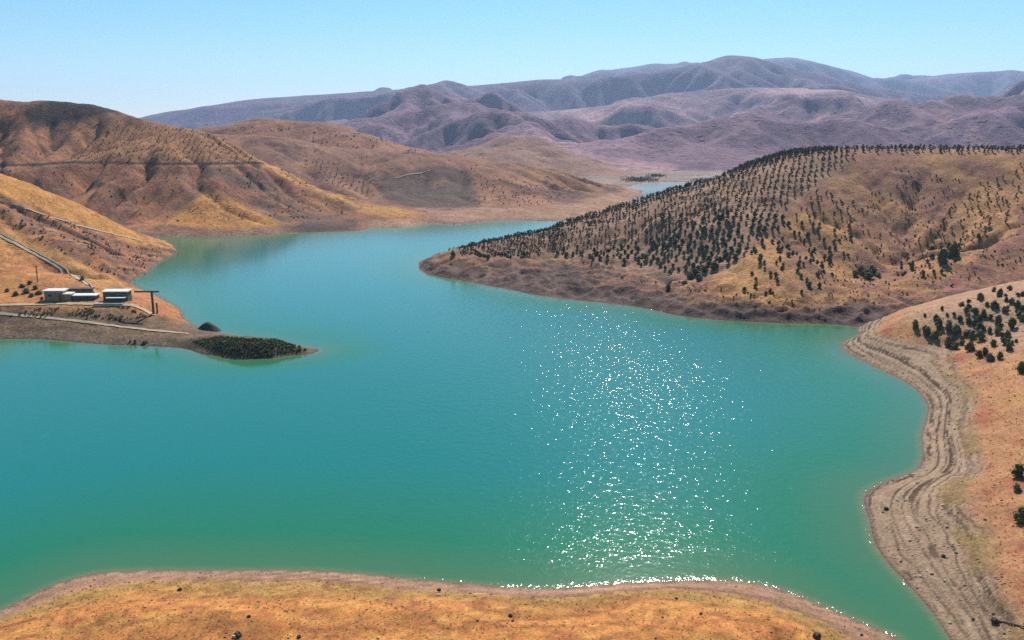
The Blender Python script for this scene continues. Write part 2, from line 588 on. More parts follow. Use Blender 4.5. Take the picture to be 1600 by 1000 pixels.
cutC = Carve(Spline(ptsC), -70, 330, 235, 600, 2.0, 60, 11, 150, 4.5, 0.04, wave=75, zref=18.0)
def noiseC(x, y, z):
    k = smooth(0.3, 8.0, z)
    crest = 1 - 0.6 * smooth(30, 48, z)
    r = gully((x + 8 * fbm(x / 40, y / 40, 2, 100)) / 60 + 3, y / 120, 4, 101)
    n = cutC(x, y) * 1.1 + (r - 0.5) * 2.5 + fbm(x / 22, y / 30, 4, 103) * 1.6
    n = n + outcrop(x, y, 20, 141) * (ridged(x / 5, y / 6, 3, 143) - 0.2) * 1.1 + (gully(x / 20, y / 44, 3, 145) - 0.5) * 0.9
    low = smooth(0.3, 1.2, z) * smooth(9, 3.5, z)                # broken rock above the waterline
    return z + n * k * crest + (ridged(x / 9, y / 11, 4, 107) - 0.4) * 2.6 * low + fbm(x / 3.0, y / 4.0, 3, 109) * 0.25 * smooth(0.4, 3, z)

def colC(x, y, z, steep, px, py):
    f1 = flow(x, y, z, 24, 121)
    f2 = flow(x, y, z, 10, 127, 2.5)
    C = np.broadcast_to(np.array((0.34, 0.195, 0.115)), x.shape + (3,)).copy()
    C = mixc(C, (0.43, 0.265, 0.125), smooth(-0.15, 0.3, f1))
    C = mixc(C, (0.25, 0.155, 0.115), smooth(0.1, 0.4, f2) * 0.7)
    spur = zone(px, py, [(1050, 482), (1130, 425), (1190, 372), (1260, 330), (1335, 320), (1330, 420), (1350, 470), (1250, 492), (1120, 490)])
    C = mixc(C, (0.53, 0.325, 0.125), spur * smooth(-0.5, 0.1, f1) * 0.8)
    sp2 = zone(px, py, [(1340, 470), (1420, 430), (1400, 400), (1480, 320), (1600, 240), (1600, 330), (1520, 420), (1430, 450)])
    C = mixc(C, (0.50, 0.30, 0.13), sp2 * smooth(-0.4, 0.2, f1) * 0.65)
    pl = zone(px, py, [(690, 402), (1000, 312), (1200, 250), (1300, 234), (1330, 250), (1230, 330), (1130, 425), (1060, 445), (850, 405)])
    C = mixc(C, (0.36, 0.26, 0.165), pl * 0.65)
    C = mixc(C, (0.36, 0.185, 0.135), zone(px, py, [(1440, 470), (1600, 350), (1700, 350), (1700, 460), (1500, 480)]) * smooth(-0.3, 0.2, f1) * 0.6)
    C = mixc(C, (0.22, 0.14, 0.105), outcrop(x, y, 20, 141) * 0.55)
    C = mixc(C, (0.13, 0.095, 0.075), outcrop(x, y, 9, 147, 0.25) * 0.55)
    lowk = smooth(5.0, 2.2, z + 2.0 * fbm(x / 14, y / 14, 3, 131))
    C = mixc(C, (0.125, 0.098, 0.082), lowk * 0.92)
    C = mixc(C, (0.26, 0.205, 0.155), smooth(0.0, 0.35, f2) * lowk * 0.6)
    C = mixc(C, (0.07, 0.055, 0.047), smooth(0.0, 0.3, flow(x, y, z, 7, 137, 2)) * lowk * 0.8)
    C = mixc(C, (0.13, 0.10, 0.08), zone(px, py, [(1290, 505), (1330, 478), (1440, 470), (1600, 425), (1600, 460), (1420, 500), (1370, 512)]) * 0.55 * smooth(-0.35, 0.2, f2))
    return C

C_ = Hill(ptsC, noiseC, colC)

# ---- left spur with the pump station, and the slope behind it
shoreD = [lvl(*p) for p in [(-300, 520), (-150, 528), (0, 530), (60, 530), (120, 535), (180, 539), (250, 542), (300, 548), (340, 557), (400, 561), (450, 556), (498, 547),
          (470, 541), (430, 533), (390, 527), (350, 521), (320, 514), (298, 505), (286, 496), (283, 488), (262, 472), (235, 458), (208, 446), (204, 439), (215, 430),
          (240, 415), (262, 402), (276, 392)]]
crestD = [at(*p) for p in [(240, 375, 462), (205, 357, 458), (170, 339, 452), (100, 304, 442), (50, 285, 436), (0, 267, 430), (-150, 215, 420), (-300, 180, 410)]]
ptsD = shoreD + offshore(shoreD, 12, -4) + [(-150, 215, -10), (-100, 205, -12), (-50, 215, -12), (-30, 260, -12), (-50, 310, -12), (-70, 350, -12), (-100, 420, -12)] + crestD
ptsD += [(x - 25, y + 60, z * 0.4 - 6) for x, y, z in crestD] + [(x - 60, y + 150, -12) for x, y, z in crestD]
ptsD += [lvl(*p) for p in [(60, 473, 6), (100, 473, 6), (150, 473, 6), (200, 473, 6), (100, 464, 6.2), (150, 464, 6.2), (190, 464, 6.0), (225, 478, 4.6), (240, 491, 3.2),
         (0, 480, 6), (100, 500, 3.2), (200, 503, 2.6), (0, 500, 3.4), (300, 525, 1.2), (250, 520, 1.6), (150, 520, 1.5), (330, 536, 2.0), (370, 540, 2.6), (420, 543, 2.2), (460, 546, 1.1),
         (265, 490, 2.0), (300, 512, 0.9)]]
ptsD += [at(128, 436, 314), at(60, 400, 350), at(0, 366, 368), at(0, 420, 330), at(-150, 420, 320), at(-200, 480, 285), at(180, 400, 372), at(140, 370, 400), at(40, 330, 400)]

cutD = Carve(Spline(ptsD), -300, -60, 270, 520, 2.0, 50, 7, 250, 2.2, 0.04, wave=60, zref=15.0)
def noiseD(x, y, z):
    k = smooth(0.5, 9.0, z) * (1 - 0.85 * smooth(0.75, 0.95, np.exp(-((x + 135) / 28) ** 2 - ((y - 287) / 16) ** 2)))
    n = cutD(x, y) + (gully(x / 40, y / 70, 3, 201) - 0.5) * 1.5 + fbm(x / 12, y / 16, 4, 203) * 0.9
    n = n + outcrop(x, y, 16, 241) * (ridged(x / 4, y / 5, 3, 243) - 0.2) * 1.2
    rocky = smooth(330, 345, y) * smooth(0.4, 1.2, z) * smooth(10, 5, z)
    return z + n * k * smooth(285, 320, y) + fbm(x / 7, y / 5, 4, 207) * 0.35 * smooth(0.15, 1.5, z) * smooth(290, 270, y) + (ridged(x / 9, y / 10, 4, 211) - 0.4) * 2.0 * rocky + fbm(x / 2.5, y / 3, 3, 213) * 0.2 * smooth(0.3, 2.5, z)

def colD(x, y, z, steep, px, py):
    f1, f2 = flow(x, y, z, 20, 221), flow(x, y, z, 8, 227, 2)
    C = np.broadcast_to(np.array((0.46, 0.235, 0.10)), x.shape + (3,)).copy()
    C = mixc(C, (0.54, 0.30, 0.11), smooth(-0.1, 0.3, f1))
    rock = zone(px, py, [(0, 322), (100, 340), (200, 380), (276, 388), (280, 400), (205, 445), (150, 425), (60, 378), (0, 350)])
    C = mixc(C, (0.235, 0.15, 0.105), rock * smooth(-0.3, 0.1, f2) * 0.85)
    C = mixc(C, (0.12, 0.085, 0.065), rock * smooth(0.05, 0.3, flow(x, y, z, 5, 229, 2)) * 0.8)
    gold = zone(px, py, [(-40, 262), (0, 267), (240, 372), (275, 388), (240, 388), (160, 362), (60, 322), (-40, 290)])
    C = mixc(C, (0.60, 0.345, 0.105), gold * 0.85)
    gold2 = zone(px, py, [(0, 350), (110, 402), (205, 447), (150, 452), (60, 402), (0, 372)])
    C = mixc(C, (0.53, 0.335, 0.12), gold2 * 0.7)
    C = mixc(C, (0.26, 0.15, 0.085), outcrop(x, y, 16, 241, 0.15) * 0.6)
    low = smooth(278, 270, y - 4 * fbm(x / 10, y / 10, 3, 231))
    C = mixc(C, (0.20, 0.16, 0.10), low * 0.9)
    C = mixc(C, (0.115, 0.10, 0.06), low * smooth(-0.05, 0.2, fbm(x / 9, y / 3.5, 4, 233)) * 0.85 * smooth(1.2, 2.0, z))
    C = mixc(C, (0.20, 0.17, 0.115), smooth(1.5, 0.9, z) * low)
    veg = zone(px, py, [(250, 532), (330, 526), (430, 530), (470, 541), (490, 547), (450, 554), (400, 560), (340, 555), (290, 545)])
    C = mixc(C, (0.075, 0.075, 0.035), veg * smooth(-0.6, -0.1, f2) * 0.95)
    C = mixc(C, (0.12, 0.095, 0.075), smooth(0.25, 0.0, z))
    return C

D = Hill(ptsD, noiseD, colD)

# ---- the big brown hill on the left, across the inlet
shoreE = [lvl(*p) for p in [(-150, 372), (60, 371), (170, 371), (244, 370), (329, 370), (385, 368), (443, 365), (510, 362), (566, 360), (575, 357), (632, 355), (660, 350), (690, 345), (705, 338)]]
crestE = [at(*p) for p in [(-250, 150, 900), (-100, 155, 900), (0, 160, 880), (40, 164, 850), (65, 167, 835), (95, 160, 815), (140, 164, 810), (185, 178, 800), (235, 185, 790), (300, 198, 778), (345, 210, 765),
          (380, 226, 750), (440, 255, 720), (520, 294, 680), (592, 319, 640), (650, 331, 612)]]
ptsE = shoreE + offshore(shoreE, 25, -7) + offshore(shoreE, 80, -18) + crestE
ptsE += [(x * 1.03 + 6, y + 55, z * 0.78 - 5) for x, y, z in crestE] + [(x * 1.05 + 20, y + 200, z * 0.3 - 16) for x, y, z in crestE]
ptsE += [at(240, 255, 645), at(330, 256, 650), at(120, 250, 650), at(300, 340, 545), at(450, 325, 598), at(400, 290, 640), at(60, 215, 735), at(50, 262, 640), at(150, 310, 580), at(180, 200, 745), at(530, 340, 596)]
roadE_px = [(20, 258), (60, 257), (100, 254), (160, 254), (240, 256), (330, 256), (400, 254)]

cutE = Carve(Spline(ptsE), -520, 20, 470, 1000, 3.0, 60, 30, 350, 11, 0.035, wave=110, zref=30.0)
def noiseE(x, y, z):
    k = smooth(0.5, 14, z)
    wx = x + 14 * fbm(x / 60, y / 60, 2, 300)
    n = cutE(x, y) * 1.15 + (gully(wx / 95 + 0.3, y / 190, 2, 301, 0.4) - 0.5) * 5 + fbm(x / 30, y / 40, 4, 303) * 1.2
    n = n + outcrop(x, y, 26, 341) * (ridged(x / 9, y / 11, 3, 343) - 0.2) * 1.5 + (gully(wx / 24, y / 60, 3, 345) - 0.5) * 1.6
    return z + n * k * (1 - 0.55 * smooth(62, 80, z)) + fbm(x / 7, y / 9, 3, 307) * 0.55 * smooth(0.5, 5, z)

def Z_FRONT(px, y):
    return smooth(760, 740, y)

def colE(x, y, z, steep, px, py):
    f1, f2 = flow(x, y, z, 55, 321), flow(x, y, z, 20, 327, 2.2)
    C = np.broadcast_to(np.array((0.32, 0.17, 0.095)), x.shape + (3,)).copy()
    C = mixc(C, (0.42, 0.235, 0.11), smooth(-0.1, 0.35, f1) * 0.8)
    C = mixc(C, (0.19, 0.12, 0.085), smooth(0.05, 0.35, f2) * 0.75)
    g1 = zone(px, py, [(250, 352), (290, 322), (330, 300), (375, 315), (440, 350), (380, 358)])
    C = mixc(C, (0.56, 0.31, 0.095), g1 * 0.8)
    g2 = zone(px, py, [(380, 228), (440, 255), (520, 294), (592, 319), (660, 332), (650, 345), (580, 338), (500, 305), (430, 272), (370, 250)])
    C = mixc(C, (0.55, 0.33, 0.115), g2 * 0.85)
    p1 = zone(px, py, [(100, 250), (150, 215), (190, 190), (300, 200), (350, 215), (420, 255)])
    C = mixc(C, (0.36, 0.205, 0.095), p1 * 0.7)
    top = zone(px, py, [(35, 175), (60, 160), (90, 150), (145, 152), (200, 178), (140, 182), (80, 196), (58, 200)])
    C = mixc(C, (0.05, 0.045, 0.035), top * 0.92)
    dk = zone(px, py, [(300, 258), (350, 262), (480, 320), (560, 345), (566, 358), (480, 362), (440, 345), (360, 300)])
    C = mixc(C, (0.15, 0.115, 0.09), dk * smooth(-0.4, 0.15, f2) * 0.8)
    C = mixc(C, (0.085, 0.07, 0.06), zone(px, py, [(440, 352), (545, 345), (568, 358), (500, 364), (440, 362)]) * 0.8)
    C = mixc(C, (0.19, 0.125, 0.09), outcrop(x, y, 26, 341) * 0.6 * (1 - 0.7 * g2) * (1 - 0.8 * p1) * (1 - 0.6 * g1))
    C = mixc(C, (0.09, 0.068, 0.055), outcrop(x, y, 12, 347, 0.25) * 0.6 * (1 - 0.8 * p1) * (1 - 0.8 * g2)
    )
    ry = np.interp(px, [0, 60, 100, 160, 240, 330, 400, 430], [259, 257, 254, 254, 256, 256, 254, 257])
    onr = smooth(-20, 20, px) * smooth(430, 405, px) * (Z_FRONT(px, y))
    C = mixc(C, (0.055, 0.045, 0.04), smooth(2.4, 1.2, np.abs(py - ry)) * onr)
    C = mixc(C, (0.48, 0.33, 0.20), smooth(1.4, 0.6, np.abs(py - ry - 3.4)) * onr * 0.6)
    C = mixc(C, (0.30, 0.21, 0.155), smooth(3.2, 1.8, z) * 0.9 * smooth(470, 430, px))
    C = mixc(C, (0.38, 0.28, 0.19), smooth(3.5, 2.0, z) * 0.9 * smooth(560, 590, px))
    return C * np.array((1.02, 1.02, 0.96))

E = Hill(ptsE, noiseE, colE)

# ---- low hills with a sandy beach in the middle
shoreF = [lvl(*p) for p in [(560, 352), (630, 354), (667, 349), (705, 351), (780, 345), (875, 346), (930, 338), (965, 325), (990, 313), (1004, 303), (1002, 297), (968, 291)]]
crestF = [at(*p) for p in [(420, 215, 960), (500, 224, 940), (580, 235, 920), (640, 239, 910), (700, 242, 900), (760, 247, 895), (830, 253, 890), (900, 265, 885), (950, 281, 885), (985, 296, 900)]]
ptsF = shoreF + offshore(shoreF, 25, -4) + offshore(shoreF, 90, -14) + crestF
ptsF += [lvl(*p) for p in [(690, 337, 3.2), (760, 331, 3.5), (860, 329, 3.4), (940, 322, 3.0), (975, 309, 1.6)]]
ptsF += [lvl(*p) for p in [(700, 322, 6), (780, 318, 7), (880, 317, 5.5), (950, 311, 4)]]
ptsF += [(x * 1.05, y + 70, z * 0.7 - 4) for x, y, z in crestF] + [(x * 1.1, y + 220, z * 0.2 - 12) for x, y, z in crestF]
ptsF += [at(480, 260, 800), at(560, 290, 740)]

cutF = Carve(Spline(ptsF), -420, 200, 600, 1050, 4.0, 60, 20, 450, 6, 0.03, wave=120, zref=20.0)
def noiseF(x, y, z):
    k = smooth(3.5, 14, z)
    n = cutF(x, y) + (gully(x / 90, y / 150, 3, 401) - 0.5) * 3 + fbm(x / 28, y / 36, 4, 403) * 1.8
    n = n + outcrop(x, y, 40, 441) * (ridged(x / 11, y / 13, 3, 443) - 0.2) * 2.6
    return z + n * k * (1 - 0.4 * smooth(22, 34, z)) + fbm(x / 9, y / 11, 3, 407) * 0.4 * smooth(0.4, 4, z)

def colF(x, y, z, steep, px, py):
    f1, f2 = flow(x, y, z, 60, 421), flow(x, y, z, 22, 427, 2)
    C = np.broadcast_to(np.array((0.30, 0.17, 0.10)), x.shape + (3,)).copy()
    C = mixc(C, (0.40, 0.24, 0.12), smooth(-0.1, 0.3, f1) * 0.8)
    C = mixc(C, (0.19, 0.125, 0.09), smooth(0.1, 0.4, f2) * 0.7)
    dk = zone(px, py, [(578, 282), (618, 272), (690, 258), (732, 266), (748, 324), (660, 326), (600, 312)])
    C = mixc(C, (0.125, 0.095, 0.07), dk * 0.92)
    C = mixc(C, (0.40, 0.24, 0.12), zone(px, py, [(675, 284), (690, 274), (696, 284), (685, 292)]) * 0.7)
    C = mixc(C, (0.46, 0.255, 0.12), zone(px, py, [(735, 266), (1010, 300), (1000, 312), (860, 326), (748, 326)]) * 0.6 * smooth(-0.4, 0.2, f1))
    C = mixc(C, (0.15, 0.10, 0.075), outcrop(x, y, 40, 441) * 0.75)
    bch = smooth(5.6, 4.4, z + 0.6 * f2)
    C = mixc(C, (0.43, 0.275, 0.155), bch * 0.9)
    C = mixc(C, (0.50, 0.36, 0.21), bch * smooth(0.0, 0.35, fbm(x / 40, y / 9, 3, 431)) * 0.7)
    C = mixc(C, (0.30, 0.215, 0.155), smooth(1.6, 0.6, z) * 0.8)
    return C * np.array((0.93, 0.95, 1.0))

F_ = Hill(ptsF, noiseF, colF)

# ---- brown hills behind
def backhill(crest, Yf, seed, base, second, amp=6.0, front=-2.0):
    cr = [at(*p) for p in crest]
    pts = cr + [(x * (Yf / y), Yf, front) for x, y, z in cr] + [(x * 1.04, y + 90, z * 0.75 - 4) for x, y, z in cr] + [(x * 1.15, y + 320, -14) for x, y, z in cr]
    pts += [(cr[0][0] - 120, cr[0][1], cr[0][2] * 0.6 - 6), (cr[-1][0] + 120, cr[-1][1], -8)]
    def noise(x, y, z):
        k = smooth(0.5, 14, z)
        return z + ((gully(x / 130, y / 200, 4, seed) - 0.5) * amp * 1.6 + fbm(x / 40, y / 55, 4, seed + 3) * amp * 0.3) * k
    def colour(x, y, z, steep, px, py):
        f1, f2 = flow(x, y, z, 80, seed + 21), flow(x, y, z, 30, seed + 27, 2)
        C = np.broadcast_to(np.array(base), x.shape + (3,)).copy()
        C = mixc(C, second, smooth(-0.1, 0.3, f1) * 0.8)
        return mixc(C, np.array(base) * 0.55, smooth(0.1, 0.4, f2) * 0.6)
    return Hill(pts, noise, colour)

G1 = backhill([(280, 215, 1150), (340, 199, 1150), (400, 195, 1160), (470, 192, 1160), (530, 198, 1160), (590, 213, 1150), (640, 232, 1140), (690, 246, 1130), (740, 262, 1130)], 900, 501, (0.30, 0.165, 0.10), (0.38, 0.21, 0.12))
G2 = backhill([(640, 252, 1480), (700, 238, 1480), (750, 229, 1480), (800, 217, 1480), (850, 221, 1480), (900, 240, 1470), (950, 259, 1460), (1000, 273, 1450), (1050, 283, 1440)], 1180, 541, (0.29, 0.19, 0.135), (0.36, 0.24, 0.16))

# ---- mountains; their violet and blue base colours include painted haze
def mountain(rows, seed, base, second, third, amps, sizes, area, lam=1e-5):
    pts = []
    for row in rows:
        pts += [at(*p) if len(p) == 3 else p[:3] for p in row]
    T = Spline(pts, lam)
    cr = [(p[0], p[1]) for p in [at(*q) for q in rows[1]]]
    cut = Carve(T, *area, sizes[1], 60, amps[0], seed, amps[1], 0.03, wave=sizes[0], zref=110.0)
    def noise(x, y, z):
        d = seg_dist(x, y, cr)
        kc = 0.10 + 0.90 * smooth(0, 700, d)
        small = (gully(x / 130, y / 260, 4, seed, 0.5) - 0.5) * 13 * np.clip(z / 60, 0.1, 1)
        return z + cut(x, y) * kc + small * kc
    def colour(x, y, z, steep, px, py):
        w = sizes[0]
        f1 = fbm(x / w * 1.3, y / w * 0.7, 5, seed + 21, 0.6)
        f2 = fbm(x / w * 4, y / w * 3, 4, seed + 27, 0.6)
        C = np.broadcast_to(np.array(base), x.shape + (3,)).copy()
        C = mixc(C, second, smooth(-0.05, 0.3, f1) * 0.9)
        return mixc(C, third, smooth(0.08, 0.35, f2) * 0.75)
    h = Hill(pts, noise, colour, lam)
    return h

def base_row(Y, z, pxs):
    return [((px - 800) / F * Y * 1.0, Y, z * (0.6 if px < 500 else (0.8 if px < 800 else 1.0))) for px in pxs]

XS = [-300, 0, 300, 600, 900, 1200, 1500, 1900]
M1 = mountain([[(x, y, z, 0) for x, y, z in base_row(1380, 0, XS)],
               [(-250, 265, 4200), (100, 255, 4200), (240, 235, 4200), (320, 212, 4200), (420, 200, 4200), (520, 190, 4100), (640, 186, 4200), (760, 178, 4200), (880, 168, 4200), (960, 160, 4200), (1060, 146, 4300), (1160, 138, 4400),
                (1260, 142, 4400), (1330, 146, 4300), (1400, 154, 4200), (1480, 168, 4200), (1560, 176, 4200), (1700, 170, 4200), (1900, 170, 4200)],
               [(x, y, z, 0) for x, y, z in base_row(1650, 22, XS)], [(x, y, z, 0) for x, y, z in base_row(2000, 50, XS)], [(x, y, z, 0) for x, y, z in base_row(2500, 88, XS)], [(x, y, z, 0) for x, y, z in base_row(3200, 120, XS)],
               [(x, y, z, 0) for x, y, z in base_row(5600, 0, XS)]],
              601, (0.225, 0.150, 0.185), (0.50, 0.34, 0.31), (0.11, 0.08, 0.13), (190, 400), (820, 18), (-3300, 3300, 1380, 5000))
M2 = mountain([[(x, y, z, 0) for x, y, z in base_row(4200, 10, XS)],
               [(-300, 250, 5800), (0, 235, 5800), (170, 205, 5800), (250, 178, 5800), (310, 168, 5800), (380, 154, 5800), (430, 149, 5800), (500, 146, 5800), (560, 142, 5800), (640, 141, 5800), (720, 138, 5800),
                (780, 131, 5800), (850, 125, 5800), (900, 126, 5900), (980, 124, 6000), (1050, 107, 6000), (1100, 95, 6000), (1140, 84, 6000), (1175, 92, 6000), (1230, 108, 6000), (1290, 122, 6000), (1360, 138, 6000), (1450, 160, 6000), (1700, 190, 6000), (1900, 190, 6000)],
               [(x, y, z, 0) for x, y, z in base_row(8000, 0, XS)]],
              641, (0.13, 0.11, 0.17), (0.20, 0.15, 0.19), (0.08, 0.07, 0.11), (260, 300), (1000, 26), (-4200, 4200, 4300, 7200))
M3 = mountain([[(x, y, z, 0) for x, y, z in base_row(6500, 10, XS)],
               [(-300, 250, 8800), (300, 215, 8800), (700, 165, 8800), (800, 140, 8800), (870, 123, 8800), (910, 117, 8800), (950, 106, 8800), (990, 104, 8800), (1020, 98, 8800), (1060, 101, 8800), (1120, 104, 8800), (1180, 95, 8800), (1215, 88, 8800), (1250, 88, 8800),
                (1300, 100, 8800), (1340, 112, 8800), (1385, 124, 8800), (1430, 121, 8800), (1480, 118, 8800), (1540, 112, 8800), (1590, 112, 8800), (1640, 118, 8800), (1800, 125, 8800), (2000, 150, 8800)],
               [(x, y, z, 0) for x, y, z in base_row(12000, 0, XS)]],
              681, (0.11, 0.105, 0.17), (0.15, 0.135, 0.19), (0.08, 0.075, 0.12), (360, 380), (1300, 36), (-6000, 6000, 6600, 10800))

# ---- build the ground
MAT_A = ground_mat("foreshore_earth", 0.14, 0.42, 0.5, 0.25)
MAT_B = ground_mat("bank_earth", 0.22, 0.38, 0.55, 0.22)
MAT_C = ground_mat("planted_hill_earth", 0.45, 0.5, 0.55, 0.25)
MAT_D = ground_mat("spur_earth", 0.40, 0.5, 0.55, 0.25)
MAT_E = ground_mat("left_hill_earth", 0.9, 0.42, 0.45, 0.25)
MAT_F = ground_mat("low_hill_earth", 1.1, 0.4, 0.4, 0.25)
MAT_G = ground_mat("back_hill_earth", 1.8, 0.45, 0.5, 0.2)
MAT_M = ground_mat("mountain_earth", 7.0, 0.5, 0.6, 0.2)

A.build("near_shore", (-44, 36, 22, 175, 460, 200), MAT_A)
B.build("right_bank", (14, 44, 60, 320, 330, 420), MAT_B)
C_.build("right_hill", (-10, 42, 250, 700, 640, 330), MAT_C)
D.build("left_spur", (-40, -10, 205, 620, 370, 320), MAT_D)
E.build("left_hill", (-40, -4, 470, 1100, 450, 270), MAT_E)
F_.build("low_hills", (-22, 12, 540, 1150, 420, 220), MAT_F)
G1.build("back_hill", (-26, 2, 880, 1500, 300, 130), MAT_G)
G2.build("valley_hill", (-12, 16, 1150, 1850, 300, 130), MAT_G)
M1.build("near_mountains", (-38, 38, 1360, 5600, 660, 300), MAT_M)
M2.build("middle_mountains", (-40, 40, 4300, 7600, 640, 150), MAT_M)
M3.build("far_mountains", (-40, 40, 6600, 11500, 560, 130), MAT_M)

# flat valley floor beyond the lake, with the upper pools left open, and the plain that reaches the horizon
def valley_z(x, y):
    px, py = project(x, y, 0 * x)
    z = 0.9 + 0.5 * fbm(x / 120, y / 90, 3, 801)
    pool = inpoly(px + 6 * fbm(x / 60, y / 60, 3, 803), py, [(960, 297), (1000, 287), (1040, 284.5), (1090, 285), (1140, 287), (1200, 300), (1100, 340), (900, 340), (860, 320)])
    strip = inpoly(px, py, [(1072, 278), (1130, 276.5), (1180, 276), (1180, 274.5), (1110, 274.2), (1072, 276)])
    return np.where(pool | strip, -1.2, z)
X, Y = polar(-36, 36, 860, 2600, 330, 170)
Z = valley_z(X, Y)
ppx, ppy = project(X, Y, Z)
Cv = np.broadcast_to(np.array((0.25, 0.17, 0.14)), X.shape + (3,)).copy()
Cv = mixc(Cv, (0.27, 0.19, 0.14), smooth(0, 0.3, fbm(X / 90, Y / 160, 4, 811)) * 0.8)
Cv = mixc(Cv, (0.36, 0.26, 0.20), smooth(0, 0.3, fbm(X / 60, Y / 200, 4, 813)) * 0.6)
o = link("valley_floor", grid_mesh("valley_floor", X, Y, Z, {"earth": Cv}, keep=Z > -1.19), MAT_G)
tag(o, kind='structure')
g = 15000
gm = mesh("ground", [(-g, -g, -12), (g, -g, -12), (g, g, -12), (-g, g, -12)], [(0, 1, 2, 3)])
tag(link("ground", gm, plain("plain_earth", (0.30, 0.20, 0.14), 0.95, 0.3, 0.004)), kind='structure')

# ================================================================== WATER
m, nt, b = new_mat("lake_water")
N, L = nt.nodes, nt.links
geo = N.new("ShaderNodeNewGeometry")
dep = N.new("ShaderNodeAttribute"); dep.attribute_name = "depth"
rip = N.new("ShaderNodeAttribute"); rip.attribute_name = "ripple"
ramp = N.new("ShaderNodeValToRGB")
e = ramp.color_ramp.elements
e[0].position, e[0].color = 0.0, (0.16, 0.17, 0.075, 1)
e[1].position, e[1].color = 1.0, (0.008, 0.172, 0.148, 1)
k = e.new(0.05); k.color = (0.06, 0.165, 0.075, 1)
k = e.new(0.35); k.color = (0.018, 0.170, 0.082, 1)
L.new(dep.outputs['Fac'], ramp.inputs[0])
glr = N.new("ShaderNodeAttribute"); glr.attribute_name = "glare"
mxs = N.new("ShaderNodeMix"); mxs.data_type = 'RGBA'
L.new(glr.outputs['Fac'], mxs.inputs[0])
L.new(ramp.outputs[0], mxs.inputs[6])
mxs.inputs[7].default_value = (0.38, 0.52, 0.52, 1)  # sun glare on the far pool, painted in as pale water colour
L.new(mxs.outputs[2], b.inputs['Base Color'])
b.inputs['Roughness'].default_value = 0.10
b.inputs['IOR'].default_value = 1.333
def wnoise(scale, detail, rough, sy=1.0):
    mp = N.new("ShaderNodeMapping")
    mp.inputs['Scale'].default_value = (1, sy, 1)
    mp.inputs['Rotation'].default_value = (0, 0, 0.35)
    L.new(geo.outputs['Position'], mp.inputs['Vector'])
    n = N.new("ShaderNodeTexNoise")
    n.inputs['Scale'].default_value = scale
    n.inputs['Detail'].default_value = detail
    n.inputs['Roughness'].default_value = rough
    L.new(mp.outputs[0], n.inputs['Vector'])
    return n.outputs['Fac']
gate = N.new("ShaderNodeMapRange")                  # cat's paws: steeper wavelets come in small patches
for i_, q_ in zip((1, 2, 3, 4), (0.42, 0.76, 0.35, 1.9)):
    gate.inputs[i_].default_value = q_
L.new(wnoise(0.7, 3, 0.6), gate.inputs[0])
ad = N.new("ShaderNodeMath"); ad.operation = 'MULTIPLY_ADD'
L.new(wnoise(3.0, 1.5, 0.4), ad.inputs[0])
L.new(gate.outputs[0], ad.inputs[1])
L.new(wnoise(0.30, 2, 0.5, 1.6), ad.inputs[2])
bp = N.new("ShaderNodeBump")
bp.inputs['Distance'].default_value = 0.088
L.new(rip.outputs['Fac'], bp.inputs['Strength'])
L.new(ad.outputs[0], bp.inputs['Height'])
L.new(bp.outputs[0], b.inputs['Normal'])
WATER = m

X, Y = polar(-42, 42, 62, 2500, 400, 360)
bed = np.maximum.reduce([A(X, Y), B(X, Y), C_(X, Y), D(X, Y), E(X, Y), F_(X, Y)])
far = smooth(900, 1000, Y)
bed = bed * (1 - far) + -3 * far
depth = np.clip(-bed / 9.0, 0, 1)
wind = 0.085 + 0.07 * fbm(X / 70, Y / 120, 3, 901)             # light air, and one breeze lane down the middle of the lake
lane = [lvl(*p_) for p_ in [(1000, 960), (1020, 800), (1010, 700), (985, 600), (930, 520), (880, 480)]]
off = seg_dist(X, Y, [(p_[0], p_[1]) for p_ in lane]) + 9 * fbm(X / 22, Y / 40, 4, 903)
ripple = np.clip(wind + 0.57 * smooth(84, 0, off) * (0.54 + 0.62 * smooth(115, 230, Y)), 0.06, 1.05)
ripple = ripple * (0.35 + 0.65 * smooth(0.0, 2.5, -bed)) + 0.8 * smooth(0.5, 0.0, -bed) * smooth(-0.4, 0.0, -bed)
wz = np.zeros_like(X)
o = link("lake_water", grid_mesh("lake_water", X, Y, wz, {"depth": depth, "ripple": np.clip(ripple, 0, 1.2), "glare": smooth(820, 960, Y)}, keep=bed < 1.5), WATER)
tag(o, kind='structure')
# ================================================================== OBJECTS
def ico():
    t = (1 + 5 ** 0.5) / 2
    v = np.array([(-1, t, 0), (1, t, 0), (-1, -t, 0), (1, -t, 0), (0, -1, t), (0, 1, t), (0, -1, -t), (0, 1, -t), (t, 0, -1), (t, 0, 1), (-t, 0, -1), (-t, 0, 1)])
    v /= np.linalg.norm(v[0])
    f = [(0, 11, 5), (0, 5, 1), (0, 1, 7), (0, 7, 10), (0, 10, 11), (1, 5, 9), (5, 11, 4), (11, 10, 2), (10, 7, 6), (7, 1, 8), (3, 9, 4), (3, 4, 2), (3, 2, 6), (3, 6, 8), (3, 8, 9), (4, 9, 5), (2, 4, 11), (6, 2, 10), (8, 6, 7), (9, 8, 1)]
    return v, f
ICO_V, ICO_F = ico()

